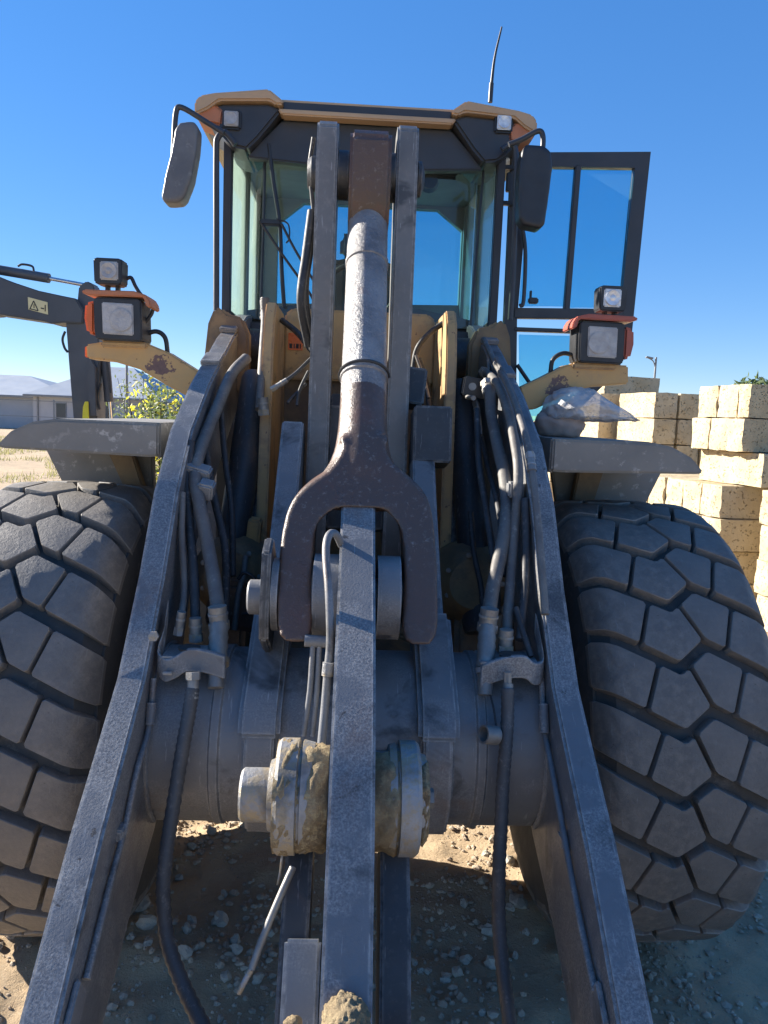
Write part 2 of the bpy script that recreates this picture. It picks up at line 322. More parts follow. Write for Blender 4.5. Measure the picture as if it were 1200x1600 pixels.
def lathe(name, prof, origin, axis, mat, parent=None, seg=32):
    "profile of (along, radius) turned about the axis from origin"
    o = Vector(origin); a = Vector(axis).normalized()
    e1 = a.cross(Vector((0, 0, 1)) if abs(a.z) < 0.9 else Vector((1, 0, 0))).normalized(); e2 = a.cross(e1)
    bm = bmesh.new(); rings = []
    for h, r in prof:
        rings.append([bm.verts.new(o + a*h + (e1*math.cos(t)+e2*math.sin(t))*max(r, 1e-4)) for t in [2*math.pi*k/seg for k in range(seg)]])
    for i in range(len(rings)-1):
        for k in range(seg): bm.faces.new((rings[i][k], rings[i][(k+1) % seg], rings[i+1][(k+1) % seg], rings[i+1][k]))
    bm.faces.new(rings[0]); bm.faces.new(rings[-1])
    return link(name, fin(bm, name, 35), mat, parent)
def lump(name, c, s, mat, parent=None, sub=3, amp=0.25, freq=3, seed=0, ground=None):
    bm = bmesh.new(); bmesh.ops.create_icosphere(bm, subdivisions=sub, radius=1)
    for v in bm.verts:
        d = noise.fractal(v.co*freq + Vector((seed*7.3, seed*1.7, 3)), 0.9, 2.1, 4)
        v.co *= 1 + amp*d
        v.co = Vector((v.co.x*s[0], v.co.y*s[1], v.co.z*s[2])) + Vector(c)
        if ground is not None: v.co.z = max(v.co.z, ground)
    return link(name, fin(bm, name, 60), mat, parent)
def organic(name, bm, mat, parent, vox, it):
    t_ = link(name, fin(bm, name), mat)
    rm = t_.modifiers.new('r', 'REMESH'); rm.mode = 'VOXEL'; rm.voxel_size = vox
    sm = t_.modifiers.new('s', 'SMOOTH'); sm.iterations = it; sm.factor = 0.5
    me = bpy.data.meshes.new_from_object(t_.evaluated_get(bpy.context.evaluated_depsgraph_get()))
    bpy.data.objects.remove(t_)
    for p in me.polygons: p.use_smooth = True
    if not me.materials: me.materials.append(M[mat])
    return link(name, me, None, parent)
def empty(name, loc, rz=0):
    o = bpy.data.objects.new(name, None); o.location = loc; o.rotation_euler = (0, 0, rz); o.empty_display_size = 0.2
    COL.objects.link(o); return o
def tag(o, label, cat, group=None):
    o['label'] = label; o['category'] = cat
    if group: o['group'] = group
    return o
def mx(v): return Vector((-v[0], v[1], v[2]))

# ------------------------------------------------------------------ ground
def lines(lo, hi, f0, f1, fine, coarse):
    out = []; x = lo
    while x < hi:
        out.append(x)
        d = 0 if f0 <= x <= f1 else min(abs(x-f0), abs(x-f1))
        x += min(coarse, fine + d*0.35)
    out.append(hi); return out
xs = lines(-220, 220, -1.6, 2.2, 0.03, 25); ys = lines(-40, 400, 1.9, 4.0, 0.03, 25)
def gh(x, y):
    d = max(0, 1 - max(0, math.hypot(x, y-3)-4)/8)
    h = 0.035*noise.fractal(Vector((x*1.3, y*1.3, 0)), 1, 2, 4)
    h += 0.016*noise.fractal(Vector((x*8, y*8, 4)), 0.7, 2.2, 4)
    # rubble bank below the axle
    if abs(x) < 1: h += 0.05*math.exp(-((y-3.15)/0.35)**2)*(0.6+0.8*noise.noise(Vector((x*3, y*3, 9))))
    return h*d - 0.012
vs = [(x, y, gh(x, y)) for y in ys for x in xs]; nx = len(xs)
fs = [(j*nx+i, j*nx+i+1, (j+1)*nx+i+1, (j+1)*nx+i) for j in range(len(ys)-1) for i in range(nx-1)]
me = bpy.data.meshes.new('ground'); me.from_pydata(vs, [], fs)
for p in me.polygons: p.use_smooth = True
g = link('ground', me, 'ground'); g['kind'] = 'structure'

# ------------------------------------------------------------------ wheel loader
L = empty('wheel_loader', MO, YAW)
tag(L, 'large wheel loader with worn grey lift arms and chunky tyres seen from the front', 'wheel loader')
# --- wheels
NP = 26; TR = 0.80; PP = 2*math.pi*TR/NP; TW = 0.535
def crown(x):
    a = abs(x); r = TR - 0.012*(a/0.24)**2
    if a > 0.215: r -= 0.055*((a-0.215)/0.065)**2
    return r
G = [(-0.1, -0.14), (0, 0), (0.42, 0.57), (0.58, 0.19), (1, 0.76), (1.1, 0.9)]
def gz(s):
    for (a, ta), (b, tb) in zip(G, G[1:]):
        if a <= s <= b: return ta + (tb-ta)*(s-a)/(b-a)
def tmap(s, t, dr):
    x = (s-0.5)*TW; r = crown(x) + dr; a = -t*PP/TR
    return (x, -r*math.cos(a), r*math.sin(a))
CUTS = [(-0.035, -0.035), (0.30, 0.22), (0.475, 0.575), (0.78, 0.70), (1.035, 1.035)]
HS = 0.011; WG = 0.215
def tread_mesh(i):
    lt, lb = CUTS[i]; rtp, rb = CUTS[i+1]
    lt += HS*(i > 0); lb += HS*(i > 0); rtp -= HS*(i < 3); rb -= HS*(i < 3)
    ks = [0.03, 0.10, 0.42, 0.58, 0.90, 0.97]
    top = [lt] + [k for k in ks if lt+0.01 < k < rtp-0.01] + [rtp]
    bot = [rb] + [k for k in reversed(ks) if lb+0.01 < k < rb-0.01] + [lb]
    poly = [(s, gz(s)+WG/2) for s in top] + [(s, gz(s)+1-WG/2) for s in bot]
    # round the corners a little
    rp = []
    n = len(poly)
    for k in range(n):
        p0, p1, p2 = poly[k-1], poly[k], poly[(k+1) % n]
        def toward(a, b, d):
            L_ = math.hypot((b[0]-a[0])*TW, (b[1]-a[1])*PP); q = min(0.35, d/max(L_, 1e-6)); return (a[0]+(b[0]-a[0])*q, a[1]+(b[1]-a[1])*q)
        rp += [toward(p1, p0, 0.007), toward(p1, p2, 0.007)]
    poly = rp; n = len(poly)
    cs = sum(p[0] for p in poly)/n; ct = sum(p[1] for p in poly)/n
    bm = bmesh.new(); rings = []
    for sc_, dr in ((1.045, -0.042), (1.0, -0.0035), (0.98, 0.0), (0.55, 0.0012)):
        rings.append([bm.verts.new(tmap(cs+(s-cs)*sc_, ct+(t-ct)*sc_, dr)) for s, t in poly])
    for a, b in zip(rings, rings[1:]):
        for k in range(n):
            f_ = bm.faces.new((a[k], a[(k+1) % n], b[(k+1) % n], b[k]))
            f_.material_index = 1 if a is rings[1] else 0
    c = bm.verts.new(tmap(cs, ct, 0.0012))
    for k in range(n): bm.faces.new((rings[-1][k], rings[-1][(k+1) % n], c))
    me = fin(bm, 'tread_block', 28); me.materials.append(M['tyre']); me.materials.append(M['tyre_edge']); return me
TM = [tread_mesh(i) for i in range(4)]
def wheel(x, y, full=True):
    prof = [(-0.22, 0.33), (-0.27, 0.36), (-0.295, 0.46), (-0.305, 0.58), (-0.298, 0.66), (-0.282, 0.712)]
    for k in range(13):
        xx = -0.272 + 0.544*k/12; prof.append((xx, crown(xx)-0.036))
    prof += [(-a, r) for a, r in reversed(prof[:6])]
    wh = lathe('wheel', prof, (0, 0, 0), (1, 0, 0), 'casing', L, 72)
    wh.location = (x, y, TR-0.012)
    s = 1 if x > 0 else -1
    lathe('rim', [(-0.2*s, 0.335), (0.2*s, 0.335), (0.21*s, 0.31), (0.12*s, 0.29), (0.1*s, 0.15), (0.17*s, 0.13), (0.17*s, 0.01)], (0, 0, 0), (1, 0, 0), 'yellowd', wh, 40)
    if full:
        for k in range(NP):
            for i in range(4):
                o = link('tread_block', TM[i], None, wh)
                o.rotation_euler = (2*math.pi*(k+0.35*(s > 0))/NP, 0, 0)
    return wh
wheel(1.005, 0); wheel(-1.005, 0)
wheel(0.99, 3.0, False); wheel(-0.99, 3.0, False)
# --- lift arms
ARM = [(1.05, 2.34), (0.90, 2.315), (0.48, 2.175), (0.30, 2.10), (-0.04, 1.96), (-0.34, 1.80), (-0.54, 1.62), (-0.70, 1.40), (-0.90, 1.175), (-1.10, 1.035), (-1.24, 0.94), (-1.37, 0.835), (-1.50, 0.725), (-1.68, 0.56), (-1.86, 0.40), (-1.95, 0.28),
       (-1.90, 0.17), (-1.78, 0.14), (-1.60, 0.22), (-1.30, 0.46), (-1.05, 0.60), (-0.80, 0.70), (-0.62, 0.82), (-0.45, 1.12), (-0.25, 1.42), (0.1, 1.62), (0.45, 1.80), (0.85, 1.98), (1.05, 2.10)]
for s in (-1, 1):
    a = prism('lift_arm', ARM, 'x', *sorted((s*0.53, s*0.602)), 'grey', L, b=0.007)
    a['label'] = 'worn dark grey lift arm on the %s of the picture' % ('left' if s < 0 else 'right')
    # steps and pads on the top edge
    for y0, z0, dy in ((0.62, 2.236, 0.16), (0.2, 2.062, 0.12)):
        box('wear_pad', (s*0.566, y0, z0), (0.074, dy, 0.022), 'grey2', a, rot=(math.atan2(0.36, 1), 0, 0), b=0.004)
    # pivot boss
    lathe('pivot_boss', [(-0.06, 0.10), (0.06, 0.10), (0.062, 0.06), (0.08, 0.055), (0.08, 0.0)], (s*0.5, 0.9, 2.16), (-s, 0, 0), 'darkgrey', a)
# --- cross tube
lathe('cross_tube', [(0, 0.245), (0.16, 0.245), (0.165, 0.252), (0.185, 0.252), (0.19, 0.245), (0.868, 0.245), (0.873, 0.252), (0.893, 0.252), (0.898, 0.245), (1.058, 0.245)], (-0.529, -0.66, 0.935), (1, 0, 0), 'grey2', L, 56)
# --- bellcrank lugs on the tube
LUG = [(-0.05, 1.84), (-0.28, 1.58), (-0.5, 1.36), (-0.66, 1.235), (-0.80, 1.16), (-0.90, 1.07), (-0.935, 0.98), (-0.93, 0.84), (-0.87, 0.74), (-0.70, 0.9), (-0.5, 1.0), (-0.2, 1.3), (0.05, 1.7), (0.05, 1.80)]
for s in (-1, 1):
    lg = prism('support_lug', LUG, 'x', *sorted((s*0.195, s*0.272)), 'grey2', L, b=0.006)
    prism('gusset', [(-0.60, 1.30), (-0.72, 1.215), (-0.83, 1.145), (-0.905, 1.09), (-0.93, 1.03), (-0.80, 1.0), (-0.62, 1.15)], 'x', *sorted((s*0.18, s*0.29)), 'grey2', lg, b=0.012)
box('cover_box', (0.262, -0.06, 1.80), (0.135, 0.16, 0.20), 'darkgrey', L, rot=(-0.2, 0, 0), b=0.006)
box('cover_box', (0.20, 0.15, 1.98), (0.10, 0.12, 0.14), 'darkgrey', L, rot=(-0.2, 0.1, 0), b=0.006)
for s in (-1, 1):
    for xx in (0.193, 0.274):
        tube('weld_bead', [(s*xx, -0.66-0.249*math.cos(t), 0.935+0.249*math.sin(t)) for t in [k*0.09-0.3 for k in range(20)]], 0.006, 'grey2', L, 6, 2, wrap=0.15)
    tube('weld_bead', [(s*0.528, -0.66-0.25*math.cos(t), 0.935+0.25*math.sin(t)) for t in [k*0.1-0.9 for k in range(30)]], 0.008, 'grey2', L, 6, 2, wrap=0.15)
# --- tall lever plates
def lever(s):
    P = [(0.05, 2.89), (0.08, 2.915), (0.20, 2.915), (0.26, 2.86), (0.26, 2.6), (0.20, 2.3), (0.17, 1.9), (0.17, 1.4), (-0.05, 1.35), (-0.08, 1.5), (-0.02, 1.8), (0.0, 2.2), (0.02, 2.6)]
    o = prism('lever_plate', P, 'x', *sorted((s*0.105, s*0.182)), 'plate', L, b=0.008)
    return o
lv = [lever(-1), lever(1)]
prism('lever_web', [(0.16, 1.95), (0.03, 1.9), (0.0, 1.45), (0.14, 1.42)], 'x', -0.105, 0.105, 'darkgrey', L, b=0.004)
# pin and collars at the top
lathe('top_pin', [(-0.215, 0.05), (-0.2, 0.062), (-0.183, 0.062), (-0.183, 0.05), (-0.105, 0.05), (-0.103, 0.085), (-0.066, 0.085), (-0.066, 0.07), (0.083, 0.07), (0.083, 0.085), (0.103, 0.085), (0.105, 0.05), (0.185, 0.05), (0.187, 0.062), (0.2, 0.062), (0.212, 0.03)], (0, 0.12, 2.74), (1, 0, 0), 'darkgrey', L)
# eye block of the link rod
prism('rod_eye', [(0.19, 2.60), (0.22, 2.72), (0.21, 2.86), (0.15, 2.885), (-0.01, 2.86), (-0.04, 2.83), (-0.045, 2.66), (-0.03, 2.60), (0.0, 2.54), (0.1, 2.52)], 'x', -0.062, 0.084, 'brown', L, b=0.014, seg=3)
# link rod with flared neck
bm = bmesh.new()
A = Vector((0.010, 0.07, 2.60)); B = Vector((0.012, -0.60, 1.62)); ax_ = (B-A).normalized(); ln = (B-A).length
e1 = Vector((1, 0, 0)); e1 = (e1-ax_*e1.dot(ax_)).normalized(); e2 = ax_.cross(e1)
prof = [(0, .070, .070), (0.02, .072, .072), (.24, .071, .071), (.244, .075, .075), (.262, .075, .075), (.266, .071, .071), (.56, .071, .071), (.565, .071, .071), (.72, .072, .072), (.725, .077, .077), (.75, .077, .077), (.755, .072, .072), (.90, .073, .072), (1.0, .076, .070), (1.08, .084, .066), (1.15, .09, .05)]
rings = []
for h, ra, rb in prof:
    rings.append([bm.verts.new(A+ax_*h+e1*ra*math.cos(t)+e2*rb*math.sin(t)) for t in [2*math.pi*k/36 for k in range(36)]])
for i in range(len(rings)-1):
    for k in range(36): bm.faces.new((rings[i][k], rings[i][(k+1) % 36], rings[i+1][(k+1) % 36], rings[i+1][k]))
bm.faces.new(rings[0]); bm.faces.new(rings[-1])
rod = link('link_rod', fin(bm, 'link_rod', 40), 'barrel', L)
tube('cable_tie', [A+ax_*.735+(e1*math.cos(t)+e2*math.sin(t))*.079 for t in [k*math.pi/8 for k in range(16)]], 0.005, 'black', rod, 6, 2)
# fork: a horseshoe casting that grows out of the rod's neck
bm = bmesh.new()
def fq(px, py, a=0.07-2.6*0.684-0.085, k=0.684):
    d = w2m(CPOS + ray(px, py)) - OM
    t = (a + k*OM.z - OM.y)/(d.y - k*d.z); p = OM + d*t; return (p.x, p.z)
FO = [(452, 1006), (437, 985), (437, 900), (444, 830), (458, 785), (484, 757), (512, 738), (527, 720), (534, 700), (537, 680), (603, 680), (604, 700), (611, 720), (630, 740), (656, 764), (671, 795), (678, 850), (681, 920), (681, 985), (670, 1009)]
FI = [(648, 1009), (636, 990), (638, 900), (634, 835), (618, 803), (590, 791), (545, 789), (512, 795), (491, 815), (484, 850), (482, 920), (480, 990), (470, 1006)]
def dens(pts, n=4): return [(v.x, v.y) for v in spline([(p[0], p[1], 0) for p in pts], n)]
FO = [(x-3 if x < 530 else x+3 if x > 615 else x, y) for x, y in FO]; FI = [(x+6 if x < 520 else x-6 if x > 610 else x, y+(4 if y < 830 else 0)) for x, y in FI]
poly = [fq(*p) for p in dens(FO)+dens(FI)]
add_prism(bm, poly, 'y', -0.085, 0.085)
for v in bm.verts: v.co.y += 0.07 + (v.co.z-2.6)*0.684
rings = []
for h, ra, rb in ((.80, .0728, .0728), (.90, .0745, .0745), (.96, .077, .076), (1.02, .084, .077), (1.07, .098, .077), (1.11, .12, .076), (1.16, .15, .07), (1.20, .16, .05)):
    rings.append([bm.verts.new(A+ax_*h+e1*ra*math.cos(t)+e2*rb*math.sin(t)) for t in [2*math.pi*k/32 for k in range(32)]])
for i in range(len(rings)-1):
    for k in range(32): bm.faces.new((rings[i][k], rings[i][(k+1) % 32], rings[i+1][(k+1) % 32], rings[i+1][k]))
bm.faces.new(rings[0]); bm.faces.new(rings[-1])
tmp = link('fork', fin(bm, 'fork'), 'brown')
rm = tmp.modifiers.new('r', 'REMESH'); rm.mode = 'VOXEL'; rm.voxel_size = 0.0065
sm = tmp.modifiers.new('s', 'SMOOTH'); sm.iterations = 14; sm.factor = 0.5
fme = bpy.data.meshes.new_from_object(tmp.evaluated_get(bpy.context.evaluated_depsgraph_get()))
bpy.data.objects.remove(tmp)
for p_ in fme.polygons: p_.use_smooth = True
if not fme.materials: fme.materials.append(M['brown'])
fork = link('fork', fme, None, L)
# fork pin
lathe('fork_pin', [(-0.27, 0.0), (-0.27, 0.04), (-0.235, 0.045), (-0.233, 0.10), (-0.215, 0.10), (-0.213, 0.06), (-0.13, 0.06), (-0.122, 0.115), (-0.05, 0.115), (-0.05, 0.05), (0.05, 0.05), (0.05, 0.115), (0.112, 0.115), (0.114, 0.05), (0.205, 0.05), (0.205, 0.0)], (0.012, -0.75, 1.37), (1, 0, 0), 'grey2', L, 40)
prism('lock_plate', [(-0.86, 1.27), (-0.87, 1.33), (-0.83, 1.50), (-0.76, 1.53), (-0.66, 1.45), (-0.66, 1.28), (-0.74, 1.2)], 'x', -0.247, -0.222, 'darkgrey', L, b=0.006)
lathe('pin_end', [(0, 0.0), (0, 0.042), (0.005, 0.048), (0.05, 0.048), (0.05, 0.0)], (-0.290, -0.75, 1.36), (1, 0, 0), 'grey2', L)
# --- centre bellcrank plate
BC = [(-0.60, 1.625), (-0.665, 1.625), (-0.886, 1.456), (-1.07, 1.341), (-1.27, 1.19), (-1.40, 1.046), (-1.522, 0.865), (-1.60, 0.775), (-1.75, 0.56), (-1.80, 0.42), (-1.70, 0.40), (-1.5, 0.58), (-1.33, 0.80), (-1.15, 0.90), (-0.95, 1.12), (-0.72, 1.24), (-0.58, 1.35), (-0.56, 1.5)]
bc = prism('bellcrank', BC, 'x', -0.043, 0.052, 'grey', L, b=0.006)
# bushes of the bellcrank
def bush(x0, d, rr, part='bush'):
    return lathe(part, rr, (x0, -1.195, 1.016), (d, 0, 0), 'steel', bc, 44)
b1 = bush(-0.044, -1, [(0, 0.10), (0.03, 0.102), (0.035, 0.115), (0.06, 0.121), (0.062, 0.116), (0.068, 0.116), (0.07, 0.124), (0.108, 0.124), (0.116, 0.118), (0.12, 0.08), (0.132, 0.075), (0.134, 0.058), (0.19, 0.058), (0.196, 0.052), (0.196, 0.0)])
b2 = bush(0.053, 1, [(0, 0.10), (0.03, 0.102), (0.035, 0.115), (0.05, 0.118), (0.052, 0.112), (0.056, 0.112), (0.058, 0.124), (0.094, 0.124), (0.102, 0.117), (0.104, 0.098), (0.118, 0.092), (0.12, 0.0)])
b1['label'] = 'steel bush with protruding pin, caked in sand'
lathe('bolt', [(0, 0.022), (0.014, 0.022), (0.016, 0.0)], (0.176, -1.205, 1.02), (1, 0, 0), 'fit', bc, 6)
# caked mud on the bushes (real crust following the ring)
def crust(name, x0, x1, r, a0, a1, seed, par):
    bm = bmesh.new(); rows = []
    for i in range(9):
        x = x0+(x1-x0)*i/8; row = []
        for k in range(30):
            a = a0+(a1-a0)*k/29
            e = min(i, 8-i, k*0.6, (29-k)*0.6)/3
            rr = r - 0.008 + 0.007*min(1, e) + 0.010*(noise.noise(Vector((x*34, a*2.6, seed*3)))+0.12) + 0.006*noise.fractal(Vector((x*140, a*14, seed)), 0.6, 2, 4)
            row.append(bm.verts.new((x, -1.195-rr*math.cos(a), 1.016+rr*math.sin(a))))
        rows.append(row)
    for i in range(8):
        for k in range(29): bm.faces.new((rows[i][k], rows[i][k+1], rows[i+1][k+1], rows[i+1][k]))
    o = link(name, fin(bm, name, 60), 'mud', par); return o
crust('mud_crust', -0.162, -0.110, 0.124, -1.3, 1.9, 1, bc)
crust('mud_crust', -0.118, -0.046, 0.119, -1.7, 2.0, 2, bc)
crust('mud_crust', 0.054, 0.118, 0.118, -1.6, 1.5, 3, bc)
crust('mud_crust', 0.150, 0.174, 0.098, -1.5, 1.5, 4, bc)
# lower link plates
LK = [(-1.10, 1.02), (-1.22, 0.91), (-1.33, 0.80), (-1.42, 0.66), (-1.52, 0.45), (-1.60, 0.25), (-1.50, 0.2), (-1.38, 0.4), (-1.2, 0.70), (-1.06, 0.9)]
for s, x0, x1 in ((-1, -0.135, -0.075), (1, 0.075, 0.14)):
    prism('link_plate', LK, 'x', x0, x1, 'darkgrey', L, b=0.005)
box('stop_block', (-0.083, -1.435, 0.735), (0.072, 0.10, 0.175), 'grey2', L, rot=(-0.62, 0, 0), b=0.006)
box('cross_plate', (-0.19, -1.63, 0.70), (0.10, 0.05, 0.07), 'fit', L, rot=(-0.6, 0, 0), b=0.012)
box('cross_plate', (0.13, -1.66, 0.665), (0.14, 0.05, 0.07), 'grey2', L, rot=(-0.6, 0, 0), b=0.012)
lump('mud_lump', (0.004, -1.60, 0.80), (0.043, 0.06, 0.045), 'mud', L, 5, 0.16, 3.2, 5)
lump('mud_lump', (-0.092, -1.56, 0.76), (0.018, 0.02, 0.022), 'mud', L, 3, 0.3, 2, 6)
# grease nipple hose
tube('grease_line', [on(458, 1355, 'y', -1.27), on(443, 1388, 'y', -1.3), on(425, 1430, 'y', -1.33), on(405, 1480, 'y', -1.36), on(393, 1515, 'y', -1.38)], 0.008, 'fit', L, 8)
tube('grease_tip', [on(393, 1515, 'y', -1.38), on(385, 1528, 'y', -1.385), on(373, 1552, 'y', -1.39)], 0.006, 'steel', L, 8, 1)
tube('wire', [on(441, 1335, 'y', -1.25), on(438, 1360, 'y', -1.25), on(434, 1382, 'y', -1.25)], 0.003, 'steel', L, 6)

# --- front frame towers
for s in (-1, 1):
    tw = prism('frame_tower', [(0.30, 2.30), (0.24, 2.24), (0.20, 2.1), (0.16, 1.8), (0.12, 1.5), (0.05, 1.2), (0.0, 0.95), (0.0, 0.6), (0.8, 0.6), (0.8, 2.25), (0.6, 2.30)], 'x', *sorted((s*0.335, s*0.378)), 'yellow', L, b=0.006)
    # outer ear plates
    q = [(0.667, 1.95), (0.672, 2.10), (0.658, 2.24), (0.632, 2.305), (0.60, 2.31), (0.575, 2.285), (0.51, 2.27), (0.48, 2.2), (0.48, 1.95)]
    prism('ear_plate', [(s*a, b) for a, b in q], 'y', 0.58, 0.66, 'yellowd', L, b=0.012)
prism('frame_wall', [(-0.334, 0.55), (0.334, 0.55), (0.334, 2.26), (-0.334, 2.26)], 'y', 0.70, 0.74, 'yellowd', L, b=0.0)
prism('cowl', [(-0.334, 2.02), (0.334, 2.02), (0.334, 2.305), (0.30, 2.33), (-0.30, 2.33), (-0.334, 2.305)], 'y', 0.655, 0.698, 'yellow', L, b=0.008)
prism('shade_backing', [(-0.66, 0.8), (0.66, 0.8), (0.66, 2.24), (-0.66, 2.24)], 'y', 0.86, 0.9, 'black', L, b=0.0)  # black sheet added behind the gaps; its colour stands for their shade
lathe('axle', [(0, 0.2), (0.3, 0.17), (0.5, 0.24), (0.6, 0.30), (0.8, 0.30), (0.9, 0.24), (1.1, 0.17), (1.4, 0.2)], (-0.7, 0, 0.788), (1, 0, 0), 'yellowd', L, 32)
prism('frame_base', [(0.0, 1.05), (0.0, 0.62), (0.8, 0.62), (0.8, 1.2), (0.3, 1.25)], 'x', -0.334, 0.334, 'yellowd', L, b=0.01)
# orange decal with print on the cowl
dc = box('decal', (-0.285, 0.653, 2.185), (0.065, 0.003, 0.075), 'orange', L, b=0)
dc['label'] = 'orange decal with dark lettering'
for k, (x, wd) in enumerate(((-0.305, 0.012), (-0.290, 0.004), (-0.276, 0.012), (-0.263, 0.005))):
    box('letter', (x, 0.6505, 2.165), (wd, 0.002, 0.020), 'ink', dc, b=0)
# --- lift cylinders
for s in (-1, 1):
    c = lathe('lift_cylinder', [(0, 0.0), (0, 0.05), (0.02, 0.058), (1.0, 0.058), (1.02, 0.05), (1.02, 0.0)], (s*0.468, -0.12, 1.10), (-s*0.05, 0.42, 0.85), 'darkgrey', L)
    # side plate of the frame outside the tower
    prism('side_plate', [(0.02, 0.8), (0.02, 1.25), (0.2, 1.6), (0.25, 1.95), (0.75, 1.95), (0.75, 0.8)], 'x', *sorted((s*0.379, s*0.40)), 'darkgrey', L, b=0.006)
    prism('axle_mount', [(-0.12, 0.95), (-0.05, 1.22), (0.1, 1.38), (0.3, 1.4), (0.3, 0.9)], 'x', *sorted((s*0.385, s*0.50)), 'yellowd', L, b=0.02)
# --- hoses, pipes and brackets on the inner faces of the arms
def iS(pts, s, xx): return [on(px, py, 'x', s*xx) for px, py in pts]
def iY(pts, yy): return [on(px, py, 'y', y) for (px, py), y in zip(pts, yy if isinstance(yy, (list, tuple)) else [yy]*len(pts))]
# left side
tube('hose', iY([(385, 560), (362, 585), (338, 640), (312, 705), (305, 745), (312, 790), (326, 860), (338, 930), (342, 985)], [0.2, 0.1, -0.1, -0.33, -0.42, -0.48, -0.55, -0.66, -0.74]), 0.021, 'hosed', L, 12)
tube('hose', iY([(298, 690), (292, 745), (296, 820), (303, 900), (306, 1000)], [-0.36, -0.42, -0.5, -0.6, -0.72]), 0.014, 'hose', L)
cl = tube('coupler', iY([(342, 975), (341, 1010), (338, 1045)], [-0.74, -0.78, -0.82]), 0.026, 'fit', L, 12, 5, wrap=0.05)
tube('coupler_end', iY([(338, 1040), (337, 1075)], [-0.82, -0.85]), 0.021, 'fit', cl, 14, 0)
tube('coupler_ring', iY([(340, 1030), (339, 1038)], [-0.81, -0.82]), 0.033, 'steel', cl, 14, 0)
box('clamp', on(305, 735, 'y', -0.40), (0.10, 0.05, 0.04), 'grey2', L, rot=(0.4, 0.25, 0), b=0.006)
box('clamp', on(322, 765, 'y', -0.44), (0.05, 0.05, 0.055), 'grey2', L, rot=(0.4, 0.2, 0), b=0.006)
def bracket(s):
    # bent steel bracket carrying the couplers
    if s < 0: P = [(262, 938), (255, 985), (246, 1015), (258, 1030), (275, 1025), (292, 1015), (318, 1016), (352, 1026)]
    else: P = [(838, 958), (846, 1000), (850, 1030), (836, 1036), (822, 1026), (800, 1026), (780, 1030), (752, 1040)]
    yy = [-0.74, -0.80, -0.83, -0.85, -0.85, -0.85, -0.85, -0.85]
    top = [on(px, py, 'y', y) for (px, py), y in zip(P, yy)]
    bm = bmesh.new(); T = spline(top, 4)
    n = len(T); rows = []
    for i, p in enumerate(T):
        hgt = 0.06
        rows.append([bm.verts.new(p), bm.verts.new(p+Vector((0, -0.006, -hgt))), bm.verts.new(p+Vector((0, 0.010, -hgt))), bm.verts.new(p+Vector((0, 0.016, 0)))])
    for i in range(n-1):
        for k in range(4): bm.faces.new((rows[i][k], rows[i][(k+1) % 4], rows[i+1][(k+1) % 4], rows[i+1][k]))
    bm.faces.new(rows[0]); bm.faces.new(list(reversed(rows[-1])))
    bmesh.ops.recalc_face_normals(bm, faces=bm.faces[:]); bev(bm, 0.003, 1, 40)
    o = link('hose_bracket', fin(bm, 'hose_bracket'), 'grey', L)
    # shelf behind, with a hole ring
    c = sum((p for p in top[3:]), Vector())/5
    box('shelf', c+Vector((0, 0.06, -0.012)), (0.16, 0.11, 0.006), 'grey', o, b=0.002)
    lathe('hole_ring', [(0, 0.028), (0.006, 0.03), (0.008, 0.024), (0.008, 0.0)], top[5]+Vector((0.0, 0.03, -0.008)), (0, 0, 1), 'ink', o, 20)
    return o
bracket(-1); bracket(1)
lathe('bolt', [(0, 0.014), (0.012, 0.014), (0.014, 0)], on(241, 994, 'y', -0.84), (0, -1, 0.2), 'steel', L, 6)
box('clip', on(262, 1052, 'y', -0.87), (0.026, 0.01, 0.008), 'steel', L, b=0.002)
# wrapped hose on the left, hanging down to the ground side
hl = tube('wrapped_hose', iY([(301, 1075), (296, 1110), (287, 1160), (277, 1220), (266, 1290), (259, 1340), (255, 1400), (262, 1470), (284, 1535), (315, 1600), (345, 1660)], [-0.90, -0.92, -0.95, -0.98, -1.02, -1.05, -1.08, -1.12, -1.18, -1.25, -1.32]), 0.018, 'hosemid', L, 12, 9, wrap=0.07)
tube('hose_fitting', iY([(302, 1052), (301, 1092)], [-0.89, -0.91]), 0.015, 'fit', hl, 10, 0)
tube('hose_nut', iY([(302, 1050), (302, 1062)], [-0.89, -0.895]), 0.02, 'fit', hl, 6, 0)
# steel pipe on the left arm
pl = tube('steel_pipe', iS([(240, 1060), (236, 1110), (230, 1150), (215, 1200), (196, 1290), (170, 1390), (150, 1470), (135, 1530)], -1, 0.52), 0.008, 'grey', L)
tube('pipe_joint', iS([(237, 1098), (234, 1132)], -1, 0.518), 0.013, 'grey', pl, 8, 0)
box('pipe_clamp', on(190, 1300, 'x', -0.525), (0.02, 0.045, 0.03), 'grey', pl, b=0.004)
box('pipe_end_pad', on(118, 1575, 'x', -0.522), (0.012, 0.08, 0.07), 'grey2', L, rot=(0.6, 0, 0), b=0.004)
